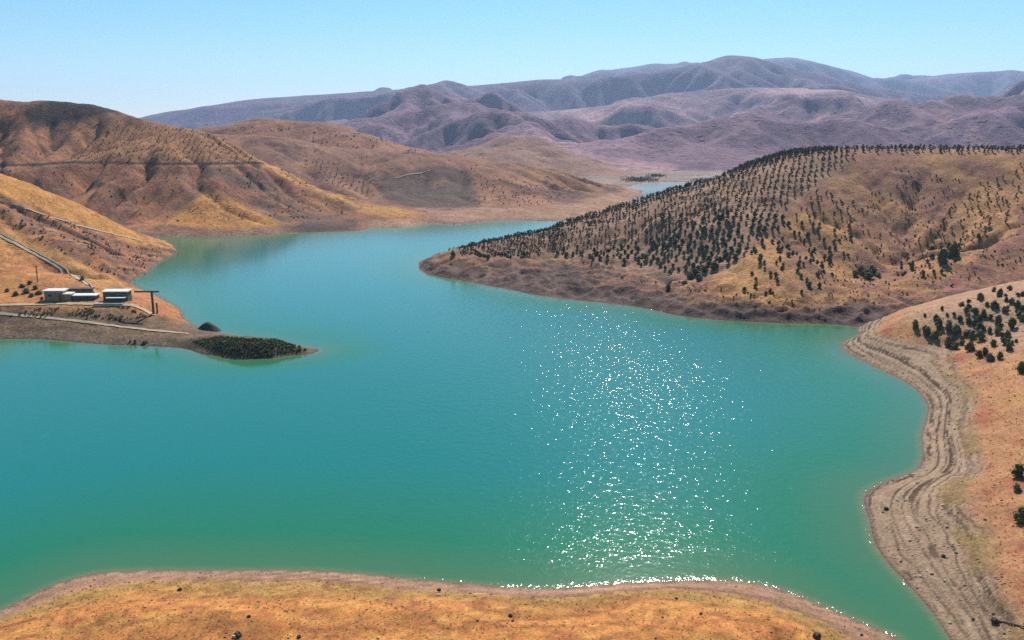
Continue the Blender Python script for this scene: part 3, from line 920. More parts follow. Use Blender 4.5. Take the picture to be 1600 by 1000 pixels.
def ico2():
    v = [tuple(p) for p in ICO_V]
    cache, f = {}, []
    def mid(a, b_):
        k_ = (min(a, b_), max(a, b_))
        if k_ not in cache:
            p = (np.array(v[a]) + np.array(v[b_])) / 2
            v.append(tuple(p / np.linalg.norm(p)))
            cache[k_] = len(v) - 1
        return cache[k_]
    for a, b_, c in ICO_F:
        ab, bc, ca = mid(a, b_), mid(b_, c), mid(c, a)
        f += [(a, ab, ca), (b_, bc, ab), (c, ca, bc), (ab, bc, ca)]
    return np.array(v), f
ICO2_V, ICO2_F = ico2()

def crown(seed, w, h, lift, clumps, leaves, leaf, pointed=0.5):
    """foliage of a small tree: uneven clumps round a stem, each a ragged core with leaf sprays standing off it"""
    r = np.random.default_rng(seed)
    V, Fc = [], []
    def add(vv, ff):
        o = len(V)
        V.extend(map(tuple, vv))
        Fc.extend([tuple(i + o for i in f) for f in ff])
    for i in range(clumps):
        t = (i + r.uniform(0.1, 0.9)) / clumps
        prof = (1 - t) ** pointed * (0.45 + 0.55 * min(1, t * 4))
        a = r.uniform(0, 2 * math.pi)
        rad = w * 0.5 * prof * r.uniform(0.15, 0.75)
        c = np.array((math.cos(a) * rad, math.sin(a) * rad, lift + h * (0.08 + 0.86 * t)))
        s = w * (0.20 + 0.16 * prof) * r.uniform(0.75, 1.2)
        vv = ICO_V * (s * 0.8 * r.uniform(0.65, 1.25, (12, 1))) * np.array((1, 1, 0.85)) + c
        add(vv, ICO_F)
        for k in range(leaves):
            d = r.normal(size=3)
            d /= np.linalg.norm(d)
            p = c + d * s * r.uniform(0.65, 1.25) * np.array((1, 1, 0.95))
            u = r.normal(size=3); u /= np.linalg.norm(u)
            v_ = np.cross(u, d); v_ /= np.linalg.norm(v_) + 1e-6
            u, v_ = u * leaf * r.uniform(0.6, 1.3), v_ * leaf * r.uniform(0.3, 0.7)
            add([p - u, p + v_, p + u, p - v_], [(0, 1, 2, 3)])
    return np.array(V), Fc

def stem(h, r0, seed, forks=3):
    r = np.random.default_rng(seed)
    V, Fc = [], []
    def tube(p0, p1, ra, rb, n=6):
        p0, p1 = np.array(p0), np.array(p1)
        d = p1 - p0
        u = np.cross(d, (0.3, 1, 0.1)); u /= np.linalg.norm(u)
        v_ = np.cross(d, u); v_ /= np.linalg.norm(v_)
        o = len(V)
        for p, q in ((p0, ra), (p1, rb)):
            for i in range(n):
                a = 2 * math.pi * i / n
                V.append(tuple(p + q * (math.cos(a) * u + math.sin(a) * v_)))
        Fc.extend([(o + i, o + (i + 1) % n, o + n + (i + 1) % n, o + n + i) for i in range(n)])
    top = (r.uniform(-.1, .1), r.uniform(-.1, .1), h * 0.8)
    tube((0, 0, -0.35), (0.02, 0, h * 0.3), r0, r0 * 0.75)
    tube((0.02, 0, h * 0.28), top, r0 * 0.75, r0 * 0.2)
    for i in range(forks):
        a = r.uniform(0, 6.28)
        z = h * r.uniform(0.2, 0.5)
        tube((0.02, 0, z), (math.cos(a) * h * 0.2, math.sin(a) * h * 0.2, z + h * 0.2), r0 * 0.4, r0 * 0.12)
    return np.array(V), Fc

def leaf_mat(name, dark, light):
    m, nt, b = new_mat(name)
    N, L = nt.nodes, nt.links
    geo = N.new("ShaderNodeNewGeometry")
    inf = N.new("ShaderNodeObjectInfo")
    n = N.new("ShaderNodeTexNoise")
    n.inputs['Scale'].default_value = 0.9
    n.inputs['Detail'].default_value = 3
    L.new(geo.outputs['Position'], n.inputs['Vector'])
    ad = N.new("ShaderNodeMath"); ad.operation = 'ADD'
    mr = N.new("ShaderNodeMapRange")
    mr.inputs[3].default_value, mr.inputs[4].default_value = -0.2, 0.2
    L.new(inf.outputs['Random'], mr.inputs[0])
    L.new(n.outputs['Fac'], ad.inputs[0])
    L.new(mr.outputs[0], ad.inputs[1])
    r = N.new("ShaderNodeValToRGB")
    r.color_ramp.elements[0].position, r.color_ramp.elements[0].color = 0.3, tuple(dark) + (1,)
    r.color_ramp.elements[1].position, r.color_ramp.elements[1].color = 0.75, tuple(light) + (1,)
    L.new(ad.outputs[0], r.inputs[0])
    L.new(r.outputs[0], b.inputs['Base Color'])
    b.inputs['Roughness'].default_value = 0.75
    b.inputs['Specular IOR Level'].default_value = 0.15
    return m

LEAF_PINE = leaf_mat("pine_foliage", (0.05, 0.068, 0.036), (0.14, 0.16, 0.075))
LEAF_BUSH = leaf_mat("bush_foliage", (0.05, 0.068, 0.03), (0.14, 0.155, 0.065))
LEAF_DRY = leaf_mat("dry_scrub_foliage", (0.055, 0.05, 0.03), (0.13, 0.11, 0.055))
BARK = plain("bark", (0.10, 0.075, 0.055), 0.9, 0.3, 6, 0.02)

PINES = []
for i in range(4):
    v, f = crown(40 + i, 2.6 + 0.2 * i, 3.4 + 0.3 * (i % 2), 0.2, 12, 14, 0.30, 0.42)
    cm = mesh("crown", v, f); cm.materials.append(LEAF_PINE)
    v, f = stem(3.0, 0.11, 50 + i); tm = mesh("trunk", v, f); tm.materials.append(BARK)
    PINES.append((cm, tm))
BUSHES = []
for i in range(4):
    v, f = crown(60 + i, 2.9 + 0.25 * i, 2.5 + 0.3 * (i % 2), 0.0, 13, 20, 0.26, 0.35)
    cm = mesh("crown", v, f); cm.materials.append(LEAF_BUSH)
    v, f = stem(2.0, 0.12, 70 + i, 4); tm = mesh("trunk", v, f); tm.materials.append(BARK)
    BUSHES.append((cm, tm))
LOW = [crown(90 + i, 2.7, 3.5, 0.1, 5, 4, 0.42, 0.4) for i in range(4)]          # plainer foliage for the mass of far trees
TUFT = [crown(110 + i, 1.6, 1.0, 0.0, 3, 6, 0.22, 0.3) for i in range(4)]

def tree(name, variant, p, s, sz, label, cat, group):
    cm, tm = variant
    e = bpy.data.objects.new(name, None)
    e.empty_display_size = 0.5
    COL.objects.link(e)
    e.location = (p[0], p[1], p[2] - 0.05)
    e.rotation_euler = (random.uniform(-.05, .05), random.uniform(-.05, .05), random.uniform(0, 6.28))
    e.scale = (s, s, s * sz)
    tag(e, label, cat, group)
    link("crown", cm, None, e)
    link("trunk", tm, None, e)
    return e

def mass(name, items, templates, mat, label, cat):
    """many small plants as one object; items are (x, y, z, scale)"""
    Vs, Fs, o = [], [], 0
    r = np.random.default_rng(len(items))
    for k, (x, y, z, s) in enumerate(items):
        v, f = templates[k % len(templates)]
        a = r.uniform(0, 6.28)
        c, q = math.cos(a), math.sin(a)
        vv = np.stack([(v[:, 0] * c - v[:, 1] * q) * s + x, (v[:, 0] * q + v[:, 1] * c) * s + y, v[:, 2] * s + z - 0.05], 1)
        Vs.append(vv)
        Fs.extend([tuple(i + o for i in ff) for ff in f])
        o += len(vv)
    me = mesh(name, np.concatenate(Vs), Fs)
    ob = link(name, me, mat)
    return tag(ob, label, cat, kind='stuff')

def rows(hill, xr, yr, dx, dy, ang, jit, zones, seed):
    """plantation rows on a hill; zones are (photo outline, share kept, tag)"""
    r = np.random.default_rng(seed)
    cx, cy = (xr[0] + xr[1]) / 2, (yr[0] + yr[1]) / 2
    w = max(xr[1] - xr[0], yr[1] - yr[0]) * 0.75
    gx, gy = np.meshgrid(np.arange(-w, w, dx), np.arange(-w, w, dy))
    c, s = math.cos(ang), math.sin(ang)
    x = cx + gx * c - gy * s
    y = cy + gx * s + gy * c
    x = (x + r.normal(0, jit, x.shape)).ravel()
    y = (y + r.normal(0, jit, y.shape)).ravel()
    k = (x > xr[0]) & (x < xr[1]) & (y > yr[0]) & (y < yr[1])
    x, y = x[k], y[k]
    z = hill.z(x, y)
    k = z > 1.0
    x, y, z = x[k], y[k], z[k]
    px, py = project(x, y, z)
    out = []
    taken = np.zeros(len(x), bool)
    for poly, share, name in zones:
        inn = inpoly(px, py, poly) & ~taken
        taken |= inn
        inn &= r.random(len(x)) < share
        out += [(x[i], y[i], z[i], name) for i in np.nonzero(inn)[0]]
    return out

# ---- trees of the planted hill
Z1 = [(840, 372), (1000, 306), (1100, 275), (1200, 242), (1300, 225), (1335, 245), (1275, 285), (1235, 325), (1205, 375), (1150, 415), (1060, 432), (1000, 418), (930, 412), (870, 398)]
Z2 = [(1170, 395), (1240, 325), (1275, 298), (1338, 315), (1330, 400), (1270, 470), (1160, 470), (1165, 430)]
Z3 = [(1290, 239), (1290, 222), (1750, 222), (1750, 241)]
Z4 = [(1600, 255), (1700, 260), (1700, 340), (1600, 335), (1500, 395), (1480, 432), (1410, 432), (1405, 405), (1480, 335), (1560, 270)]
pine = rows(C_, (-20, 260), (290, 545), 3.1, 6.6, 0.10, 0.16, [(Z3, 0.0, 'x'), (Z1, 0.90, 'slope')], 1)
pine += rows(C_, (60, 260), (290, 520), 3.8, 6.8, 0.05, 1.1, [(Z2, 0.8, 'spur'), (Z4, 0.72, 'right')], 2)
pine += rows(C_, (30, 160), (330, 470), 2.6, 4.2, 0.2, 0.7, [([(1010, 345), (1090, 320), (1150, 330), (1140, 375), (1100, 405), (1030, 400), (1000, 375)], 0.35, 'slope')], 9)
pine += rows(C_, (120, 330), (405, 520), 2.5, 5.0, 0.0, 0.6, [(Z3, 0.85, 'crest')], 3)
ZT = [(698, 396), (760, 378), (845, 357), (875, 350), (885, 385), (815, 404), (760, 404), (715, 402)]
hedge = rows(C_, (-60, 45), (365, 475), 1.2, 7.4, -0.72, 0.15, [(ZT, 0.95, 'terrace')], 4)
ridge = rows(C_, (-20, 190), (400, 530), 2.0, 2.9, 0.3, 0.5, [([(860, 360), (1000, 316), (1100, 286), (1200, 254), (1300, 236), (1300, 222), (1200, 238), (1100, 270), (1000, 300), (860, 345)], 0.95, 'ridge')], 5)
pine += ridge
hedge = [(x, y, z, n) for x, y, z, n in hedge]
allp = [(p, 'pine') for p in pine] + [(p, 'hedge') for p in hedge]
allp.sort(key=lambda q: q[0][1] ** 2 + q[0][0] ** 2)
LAB = {
 'slope': ("small dark pine in the straight planted rows on the left slope of the hill", "planted rows of pines on the hillside"),
 'spur': ("scattered dark pine on the golden spur in the middle of the right hill", "scattered pines on the golden spur"),
 'right': ("scattered small pine on the upper right slope of the planted hill", "scattered pines on the upper right slope"),
 'crest': ("small pine in the row along the flat crest of the right hill", "pines along the flat crest"),
 'terrace': ("low dark pine in a terrace row near the hill's waterside tip", "pines in terrace rows by the tip"),
 'ridge': ("dark pine on the descending ridge line of the right hill", "pines on the descending ridge"),
}
nP = 0
rest = []
for (x, y, z, zone), kind in allp:
    s = random.uniform(0.5, 0.82) * (0.85 if kind == 'hedge' else 1.0) * (0.85 if zone in ('right', 'spur') else 1.0)
    if nP < 300:
        lab, grp = LAB[zone]
        tpx, tpy = project(x, y, z)
        if zone == 'slope':
            col = "left" if tpx < 1000 else ("middle" if tpx < 1120 else "right")
            row = "lowest" if tpy > 405 else ("middle" if tpy > 375 else "upper")
            lab, grp = f"small dark pine in the {row} planted rows, {col} part of the hillside plantation", f"plantation pines, {row} rows, {col} part"
        elif zone == 'spur':
            row = "foot" if tpy > 425 else ("middle" if tpy > 370 else "top")
            lab, grp = f"scattered dark pine at the {row} of the golden spur on the right hill", f"pines at the {row} of the golden spur"
        elif zone == 'right':
            row = "lower" if tpy > 395 else "upper"
            lab, grp = f"scattered small pine on the {row} half of the far right slope", f"pines on the {row} half of the right slope"
        tree("pine_tree", PINES[nP % 4], (x, y, z), s, random.uniform(0.68, 0.95), lab, "tree", grp)
        nP += 1
    else:
        rest.append((x, y, z, s))
mass("distant_pines", rest, LOW, LEAF_PINE, "mass of dark pines covering the upper slope and ridge of the right hill", "trees")
print("pines", nP, "rest", len(rest))

# ---- bushes on the near bank
def scatter(hill, poly, n, seed, smin, smax, zmin=0.5, gap=-0.15):
    r = np.random.default_rng(seed)
    P = np.array(poly)
    out = []
    H = [h_ for h_ in (hill.hit(*q_) for q_ in poly) if h_]
    H = np.array(H)
    x = r.uniform(H[:, 0].min() - 5, H[:, 0].max() + 5, n * 25)
    y = r.uniform(H[:, 1].min() - 5, H[:, 1].max() + 5, n * 25)
    z = hill.z(x, y)
    px, py = project(x, y, z)
    k = np.nonzero(inpoly(px, py, poly) & (z > zmin) & (gnoise(x / 9, y / 9, 5) > gap))[0][:n]
    return [(x[i], y[i], z[i], r.uniform(smin, smax)) for i in k]
bz = [(460, 330), (530, 370), (575, 388), (600, 318), (640, 262), (650, 345), (690, 350), (715, 292), (755, 234), (760, 305), (792, 315), (795, 254), (845, 268), (862, 208), (905, 222), (962, 244),
      (885, 282), (925, 306), (1000, 192), (1005, 330), (740, 375), (782, 385), (822, 345), (825, 398), (875, 360), (922, 366), (975, 385), (650, 435), (690, 448), (722, 425), (772, 455), (820, 492),
      (850, 480), (900, 430), (880, 515), (935, 505), (982, 455), (1042, 268), (1064, 290), (990, 122), (905, 130), (820, 175), (725, 208), (615, 232), (515, 268), (1062, 150), (1030, 215), (960, 420), (520, 352), (670, 405)]
def bank_label(px, py):
    back = py < 420 + 0.62 * 0 and False
    line = 509 - (px - 1385) * 0.295
    if py - line < 16:
        return ("small dark bush on the crest line of the near bank", "bushes on the bank's crest line")
    if py > 520 + (px - 1430) * 0.22 - 2:
        return ("dark bush in the lowest row of the thicket on the near bank", "lowest row of the bank thicket")
    part = "left" if px < 1490 else ("middle" if px < 1545 else "right")
    depth_ = "back" if py < 488 - (px - 1490) * 0.1 else "front"
    return (f"dark green bush in the {depth_} {part} part of the near bank's thicket", f"bank thicket, {depth_} {part} part")
for i, (a, c) in enumerate(bz):
    px, py = 1300 + a / 3.57, 420 + c / 3.57
    p = B.hit(px, py)
    if p is None:
        continue
    lab, grp = bank_label(px, py)
    tree("bush", BUSHES[i % 4], p, random.uniform(0.5, 0.8) * (0.65 if 'crest' in grp else 1.0), random.uniform(0.85, 1.25), lab, "bush", grp)
for i, (x, y, z, q_) in enumerate(scatter(B, [(1440, 498), (1520, 468), (1600, 452), (1600, 540), (1560, 556), (1500, 540)], 34, 21, 0.3, 0.6, 2.0, -2)):
    bpx, bpy_ = project(x, y, z)
    lab, grp = bank_label(float(bpx), float(bpy_))
    tree("bush", BUSHES[i % 4], (x, y, z), q_, random.uniform(0.85, 1.2), lab, "bush", grp)
for px, py, s, lab in [(1596, 582, 0.95, "lone dark bush at the right edge below the thicket"),
                       (1592, 745, 0.8, "upper green bush of the pair at the right edge of the bank"),
                       (1588, 768, 0.5, "small bush between the two larger ones at the bank's right edge"),
                       (1594, 815, 0.75, "lower green bush at the right edge above the shore terraces")]:
    p = B.hit(px, py)
    tree("bush", BUSHES[int(px) % 4], p, s, 1.0, lab, "bush", None)

# ---- scrub in the gullies of the planted hill
for i, (px, py, s) in enumerate([(1336, 430, 1.0), (1345, 424, 1.1), (1352, 430, 1.2), (1358, 436, 1.1), (1366, 428, 1.1), (1372, 434, 0.9), (1362, 421, 0.8)]):
    p = C_.hit(px, py)
    if p: tree("bush", BUSHES[i % 4], p, s, 0.75, "dark bush of the clump in the gully right of the golden spur", "bush", "bushes in the gully clump")
for i, (px, py, s) in enumerate([(1078, 436, 1.1), (1086, 430, 1.2), (1092, 438, 1.0), (1100, 424, 1.1), (1108, 416, 1.0), (1116, 420, 1.2), (1124, 410, 1.0), (1135, 402, 1.0), (1044, 452, 0.8), (1070, 444, 0.7)]):
    p = C_.hit(px, py)
    if p: tree("bush", BUSHES[(i + 1) % 4], p, s, 0.8, "dark bush in the line along the foot of the golden spur", "bush", "bushes along the spur's foot")
for px, py, s, lab in [(1472, 412, 1.35, "round tree standing left of its larger twin on the right slope"), (1489, 402, 1.45, "largest round tree on the right slope of the planted hill")]:
    p = C_.hit(px, py)
    tree("round_tree", BUSHES[1], p, s, 1.3, lab, "tree", None)

# ---- saplings in rows on the far slopes
sap = rows(E, (-420, -150), (600, 860), 4.6, 6.0, 0.15, 0.4, [([(105, 250), (150, 217), (190, 193), (300, 202), (350, 217), (415, 254)], 0.8, 's'), ([(430, 262), (470, 275), (560, 318), (520, 312), (440, 280)], 0.5, 's')], 6)
sap += rows(F_, (-260, -30), (640, 940), 5.0, 6.5, 0.1, 0.4, [([(465, 250), (520, 246), (560, 275), (590, 310), (520, 290)], 0.85, 's')], 7)
sap += rows(F_, (-60, 110), (640, 940), 5.5, 8.0, 0.1, 0.8, [([(740, 280), (790, 275), (880, 300), (860, 322), (750, 322)], 0.6, 's')], 8)
mass("planted_saplings", [(x, y, z, random.uniform(0.65, 1.15)) for x, y, z, _ in sap], TUFT, LEAF_DRY, "tiny saplings in straight rows on the brown slopes across the lake", "saplings")
print("saplings", len(sap))

# ---- dry scrub: spur tip, bank foot, hillsides
sc = scatter(D, [(300, 534), (340, 526), (430, 531), (468, 542), (480, 547), (440, 553), (400, 558), (345, 553)], 1300, 11, 0.22, 0.55, 0.3, -2)
sc += scatter(D, [(0, 482), (200, 480), (230, 495), (200, 500), (100, 498), (0, 494)], 220, 12, 0.25, 0.7)
sc += scatter(D, [(200, 540), (245, 541), (250, 537), (200, 533)], 8, 13, 0.5, 0.9, 0.1)
mass("spur_scrub", sc, TUFT, LEAF_BUSH, "low dark scrub covering the tip and bank of the left spur", "scrub")
sc = scatter(C_, [(900, 425), (1050, 450), (1200, 480), (1320, 490), (1600, 420), (1600, 300), (1400, 260), (1330, 330), (1250, 470), (1060, 440)], 700, 14, 0.3, 0.8, 2.0)
sc += scatter(D, [(0, 320), (100, 345), (200, 385), (270, 392), (205, 440), (140, 415), (0, 350)], 260, 15, 0.3, 0.9, 1.0)
sc += scatter(E, [(0, 260), (300, 258), (450, 280), (560, 345), (420, 340), (250, 350), (120, 300), (0, 275)], 160, 16, 0.4, 1.2, 2.0)
sc += scatter(E, [(0, 170), (95, 165), (250, 190), (380, 230), (420, 254), (100, 250), (0, 250)], 60, 17, 0.4, 1.1, 2.0)
sc += scatter(F_, [(470, 235), (700, 245), (980, 290), (1000, 308), (760, 318), (600, 300)], 110, 18, 0.4, 1.2, 5.0)
sc += scatter(G1, [(350, 200), (470, 195), (600, 215), (680, 240), (500, 228), (400, 215)], 80, 19, 0.8, 1.8, 5.0)
mass("hillside_scrub", sc, TUFT, LEAF_DRY, "sparse dry scrub dotted over the bare hillsides", "scrub")
for i, (px, py, s) in enumerate([(12, 456, .8), (25, 462, .9), (34, 449, .8), (42, 458, 1.), (50, 464, .9), (55, 452, .8), (62, 460, .9), (47, 444, .7), (66, 468, .6)]):
    p = D.hit(px, py)
    if p: tree("bush", BUSHES[i % 4], p, s * 0.8, 0.7, "dry dark bush in the thicket left of the brown pump house", "bush", "bushes left of the pump station")
p = D.hit(129, 439)
tree("bush", BUSHES[0], p, 0.7, 1.0, "dark bush where the pale pipeline bends above the pump station", "bush", None)

# ---- green groves on the valley floor
gr = []
r_ = np.random.default_rng(5)
for px0, px1, py0, py1, n in [(972, 1028, 277, 285, 420), (1080, 1125, 280, 284, 160), (1010, 1040, 273, 277, 160)]:
    for _ in range(n):
        q = lvl((px0 + px1) / 2 + (px1 - px0) * 0.24 * np.clip(r_.normal(), -2.2, 2.2), (py0 + py1) / 2 + (py1 - py0) * 0.24 * np.clip(r_.normal(), -2, 2), 1.0)
        gr.append((q[0], q[1], 0.9, r_.uniform(0.3, 0.75)))
mass("valley_groves", gr, LOW, LEAF_BUSH, "dark green groves on the valley floor beside the upper pool", "trees")

# ---- pump station
WHITE = plain("white_sheet_roof", (0.78, 0.77, 0.74), 0.5, 0.06, 1.5)
BRICK = plain("brown_render", (0.40, 0.27, 0.16), 0.9, 0.2, 2.5, 0.02)
DARKW = plain("dark_sheet_wall", (0.135, 0.11, 0.085), 0.7, 0.25, 2.0)
CONC = plain("pale_concrete", (0.52, 0.48, 0.41), 0.9, 0.12, 1.5, 0.01)
STEEL = plain("dark_steel", (0.085, 0.08, 0.075), 0.6, 0.3, 4)
GLASS = plain("window_glass", (0.02, 0.025, 0.03), 0.1, 0.1, 1)
DOORM = plain("rusty_door", (0.20, 0.12, 0.08), 0.7, 0.25, 4)

def box(c, s, bevel=0.0):
    x, y, z = c
    a, b_, h = s[0] / 2, s[1] / 2, s[2]
    return [(x - a, y - b_, z), (x + a, y - b_, z), (x + a, y + b_, z), (x - a, y + b_, z), (x - a, y - b_, z + h), (x + a, y - b_, z + h), (x + a, y + b_, z + h), (x - a, y + b_, z + h)], \
           [(3, 2, 1, 0), (4, 5, 6, 7), (0, 1, 5, 4), (1, 2, 6, 5), (2, 3, 7, 6), (3, 0, 4, 7)]

def boxes(name, lst, mat, parent):
    V, Fc = [], []
    for c, s in lst:
        v, f = box(c, s)
        o = len(V)
        V += v
        Fc += [tuple(i + o for i in q) for q in f]
    return link(name, mesh(name, V, Fc), mat, parent)

def empty(name, p, rz=0.0):
    e = bpy.data.objects.new(name, None)
    e.location = p
    e.rotation_euler = (0, 0, rz)
    e.empty_display_size = 1
    COL.objects.link(e)
    return e

def shed(label, px0, px1, py, hpx, depth, wall, roof, doors=(), wins=(), roof_t=0.28, dy=0.0, tilt=0.0, posts=0):
    p = D.hit((px0 + px1) / 2, py)
    s = math.hypot(p[1], 60 - p[2]) / F
    w, h = (px1 - px0) * s, hpx * s * 0.78
    depth *= 0.6
    e = empty("pump_house", (p[0], p[1] + dy, p[2] - 0.15), 0.03)
    tag(e, label, "building", "pump station buildings")
    boxes("wall", [((0, depth / 2, -0.8), (w - 0.3, depth - 0.3, h + 0.8))], wall, e)
    rf = boxes("roof", [((0, depth / 2, 0), (w + 0.35, depth + 0.5, roof_t))], roof, e)
    rf.location = (0, 0, h)
    rf.rotation_euler = (tilt, 0, 0)
    for fx, dw, dh in doors:
        d = boxes("door", [((fx * w, 0.15, 0.05), (dw, 0.12, dh))], DOORM, e)
        boxes("handle", [((fx * w + dw * 0.35, 0.06, dh * 0.48), (0.06, 0.08, 0.16))], STEEL, d)
    for fx, ww, wh, wz in wins:
        d = boxes("window", [((fx * w, 0.14, wz), (ww, 0.10, wh))], GLASS, e)
        boxes("frame", [((fx * w, 0.08, wz - 0.07), (ww + 0.14, 0.1, 0.07)), ((fx * w, 0.08, wz + wh), (ww + 0.14, 0.1, 0.07)), ((fx * w, 0.085, wz), (0.06, 0.06, wh))], CONC, d)
    for k in range(posts):
        boxes("post", [((-w / 2 + 0.12 + (w - 0.24) * k / (posts - 1), -0.08, -0.6), (0.14, 0.14, h + 0.55))], STEEL, e)
    return e
shed("brown walled pump house with a white flat roof, leftmost of the station", 69, 100, 470, 20, 6.0, BRICK, WHITE, [(0.3, 0.95, 2.05)], [(-0.2, 1.1, 0.8, 1.5)], tilt=0.02)
shed("small brown annex with a narrow white roof between two pump houses", 99.5, 111, 470, 13.5, 4.6, BRICK, WHITE, tilt=0.02)
shed("long low shed with a white roof and dark open front", 112, 150, 469, 9, 5.4, DARKW, WHITE, posts=4, wins=[(-0.25, 1.6, 0.7, 0.7), (0.2, 1.6, 0.7, 0.7)], tilt=0.02)
shed("dark roofed block standing behind the long low shed", 103, 143, 463, 15, 4.0, DARKW, STEEL)
shed("tall dark walled shed with a white roof, rightmost of the station", 161, 200, 470, 18.5, 6.2, DARKW, WHITE, [(-0.3, 1.0, 2.0)], [(0.1, 1.4, 0.8, 2.2), (0.35, 1.2, 0.8, 2.2)], tilt=0.025)
p = D.hit(184, 472)
e = empty("canopy", (p[0], p[1] - 1.3, p[2]), 0.03)
tag(e, "pale lean-to canopy on posts in front of the tall dark shed", "canopy")
boxes("roof", [((0, 0.2, 1.55), (5.9, 1.7, 0.14))], WHITE, e)
for k in (-2.7, 0, 2.7):
    boxes("post", [((k, -0.5, -0.6), (0.13, 0.13, 2.14))], STEEL, e)
p = D.hit(175, 473)
tag(boxes("loading_platform", [((p[0], p[1] - 2.6, p[2] - 0.9), (9.0, 1.2, 1.15)), ((p[0], p[1] - 2.6, p[2] + 0.25), (9.2, 1.4, 0.10))], CONC, None), "low pale concrete platform in front of the right sheds", "platform")

# gantry at the water
p = D.hit(240, 491)
s = math.hypot(p[1], 60 - p[2]) / F
e = empty("gantry", p)
tag(e, "dark steel gantry with a long beam standing over the water's edge", "gantry")
boxes("post", [((0, 0, -0.8), (0.55, 0.55, 36 * s + 0.8))], STEEL, e)
boxes("beam", [((-1.6, 0, 34.5 * s), (7.8, 0.5, 0.5))], STEEL, e)
boxes("brace", [((0.0, -0.5, 0.0), (0.12, 0.12, 34 * s))], STEEL, e)
p = D.hit(246, 490)
e = empty("mooring_post", p)
tag(e, "short dark post right of the tall gantry", "post")
boxes("shaft", [((0, 0, -0.6), (0.4, 0.4, 4.0))], STEEL, e)
boxes("cap", [((0, 0, 3.4), (0.55, 0.55, 0.15))], CONC, e)

def tube(name, pts, rad, mat, parent=None, n=8):
    P = np.array(pts, float)
    t = np.gradient(P, axis=0)
    V, Fc = [], []
    for i, (q, d) in enumerate(zip(P, t)):
        d = d / np.linalg.norm(d)
        u = np.cross(d, (0, 0, 1.0)); u /= np.linalg.norm(u) + 1e-9
        v_ = np.cross(u, d)
        for k in range(n):
            a = 2 * math.pi * k / n
            V.append(tuple(q + rad * (math.cos(a) * u + math.sin(a) * v_)))
        if i:
            o = (i - 1) * n
            Fc += [(o + k, o + (k + 1) % n, o + n + (k + 1) % n, o + n + k) for k in range(n)]
    Fc.append(tuple(range(n))[::-1])
    Fc.append(tuple(range(len(V) - n, len(V))))
    return link(name, mesh(name, V, Fc), mat, parent, True)

def dense(poly, step=6.0):
    out = []
    for (a, b_), (c, d) in zip(poly[:-1], poly[1:]):
        n = max(1, int(math.hypot(c - a, d - b_) / step))
        out += [(a + (c - a) * i / n, b_ + (d - b_) * i / n) for i in range(n)]
    return out + [poly[-1]]

def on(hill, poly, step=6.0):
    q = [hill.hit(*p_) for p_ in dense(poly, step)]
    q = np.array([k_ for k_ in q if k_ is not None])
    for _ in range(3):
        q[1:-1] = (q[:-2] + 2 * q[1:-1] + q[2:]) / 4
    return q

pp = on(D, [(-30, 350), (0, 366), (47, 390), (90, 414), (128, 437), (140, 443), (146, 452), (150, 462)], 5)
e = empty("pipeline", tuple(pp[len(pp) // 2]))
tag(e, "pale pipeline running down the golden slope to the pump station", "pipeline")
base = np.array(pp[len(pp) // 2])
zz = D.z(pp[:, 0], pp[:, 1])
tube("pipe", np.stack([pp[:, 0], pp[:, 1], zz + 0.30], 1) - base, 0.22, CONC, e)
for q, z in list(zip(pp, zz))[::3]:
    boxes("pier", [((q[0] - base[0], q[1] - base[1], z - base[2] - 0.5), (0.4, 0.5, 0.75))], CONC, e)

p = D.hit(59, 441)
e = empty("utility_pole", p)
tag(e, "thin dark utility pole on the slope above the bushes", "pole")
s = math.hypot(p[1], 60 - p[2]) / F
boxes("pole", [((0, 0, -0.8), (0.24, 0.24, 26 * s + 0.8))], BARK, e)
boxes("crossarm", [((0, -0.2, 24.2 * s), (1.7, 0.14, 0.16))], BARK, e)

# dark heap on the spur
p = D.hit(325, 516)
hr, ha = np.meshgrid(np.linspace(0, 1, 14), np.linspace(0, 2 * math.pi, 33), indexing='ij')
hx_, hy_ = hr * np.cos(ha) * 4.9, hr * np.sin(ha) * 3.6
hz_ = 2.6 * smooth(1.0, 0.0, hr) ** 0.8 + 0.5 * fbm(hx_ / 2, hy_ / 2, 3, 5) * (1 - hr) - 0.5 * hr
o = link("spoil_heap", grid_mesh("spoil_heap", hx_, hy_, hz_), plain("dark_spoil", (0.075, 0.065, 0.055), 0.95, 0.3, 1.5, 0.1))
o.location = (p[0], p[1], p[2])
tag(o, "dark rounded heap of spoil on the spur near its tip", "heap")

# ---- tracks
TRACK = plain("pale_track", (0.47, 0.36, 0.235), 0.95, 0.15, 0.8)
DTRACK = plain("dark_road", (0.06, 0.05, 0.045), 0.95, 0.2, 0.4)
def track(hill, poly, width, mat, lift=0.18, name="track", step=6.0):
    q = on(hill, poly, step)
    t = np.gradient(q[:, :2], axis=0)
    t /= np.linalg.norm(t, axis=1)[:, None] + 1e-9
    n = np.stack([-t[:, 1], t[:, 0]], 1)
    V, Fc = [], []
    cols = (-0.5, -0.17, 0.17, 0.5)
    wv = width * (1 + 0.25 * gnoise(np.arange(len(q)) * 0.7, np.zeros(len(q)), 5))
    for i in range(len(q)):
        for c in cols:
            x, y = q[i, 0] + n[i, 0] * c * wv[i], q[i, 1] + n[i, 1] * c * wv[i]
            V.append((x, y, float(hill.z(x, y)) + lift))
        if i:
            o = (i - 1) * 4
            Fc += [(o + k, o + k + 1, o + k + 5, o + k + 4) for k in range(3)]
    return tag(link(name, mesh(name, V, Fc), mat), kind='structure')
track(D, [(-20, 478), (30, 476.5), (100, 475), (160, 476), (205, 477), (222, 482), (240, 493)], 1.8, TRACK)
track(D, [(-10, 490), (60, 496), (120, 502), (180, 510), (240, 517), (295, 522)], 1.3, TRACK)
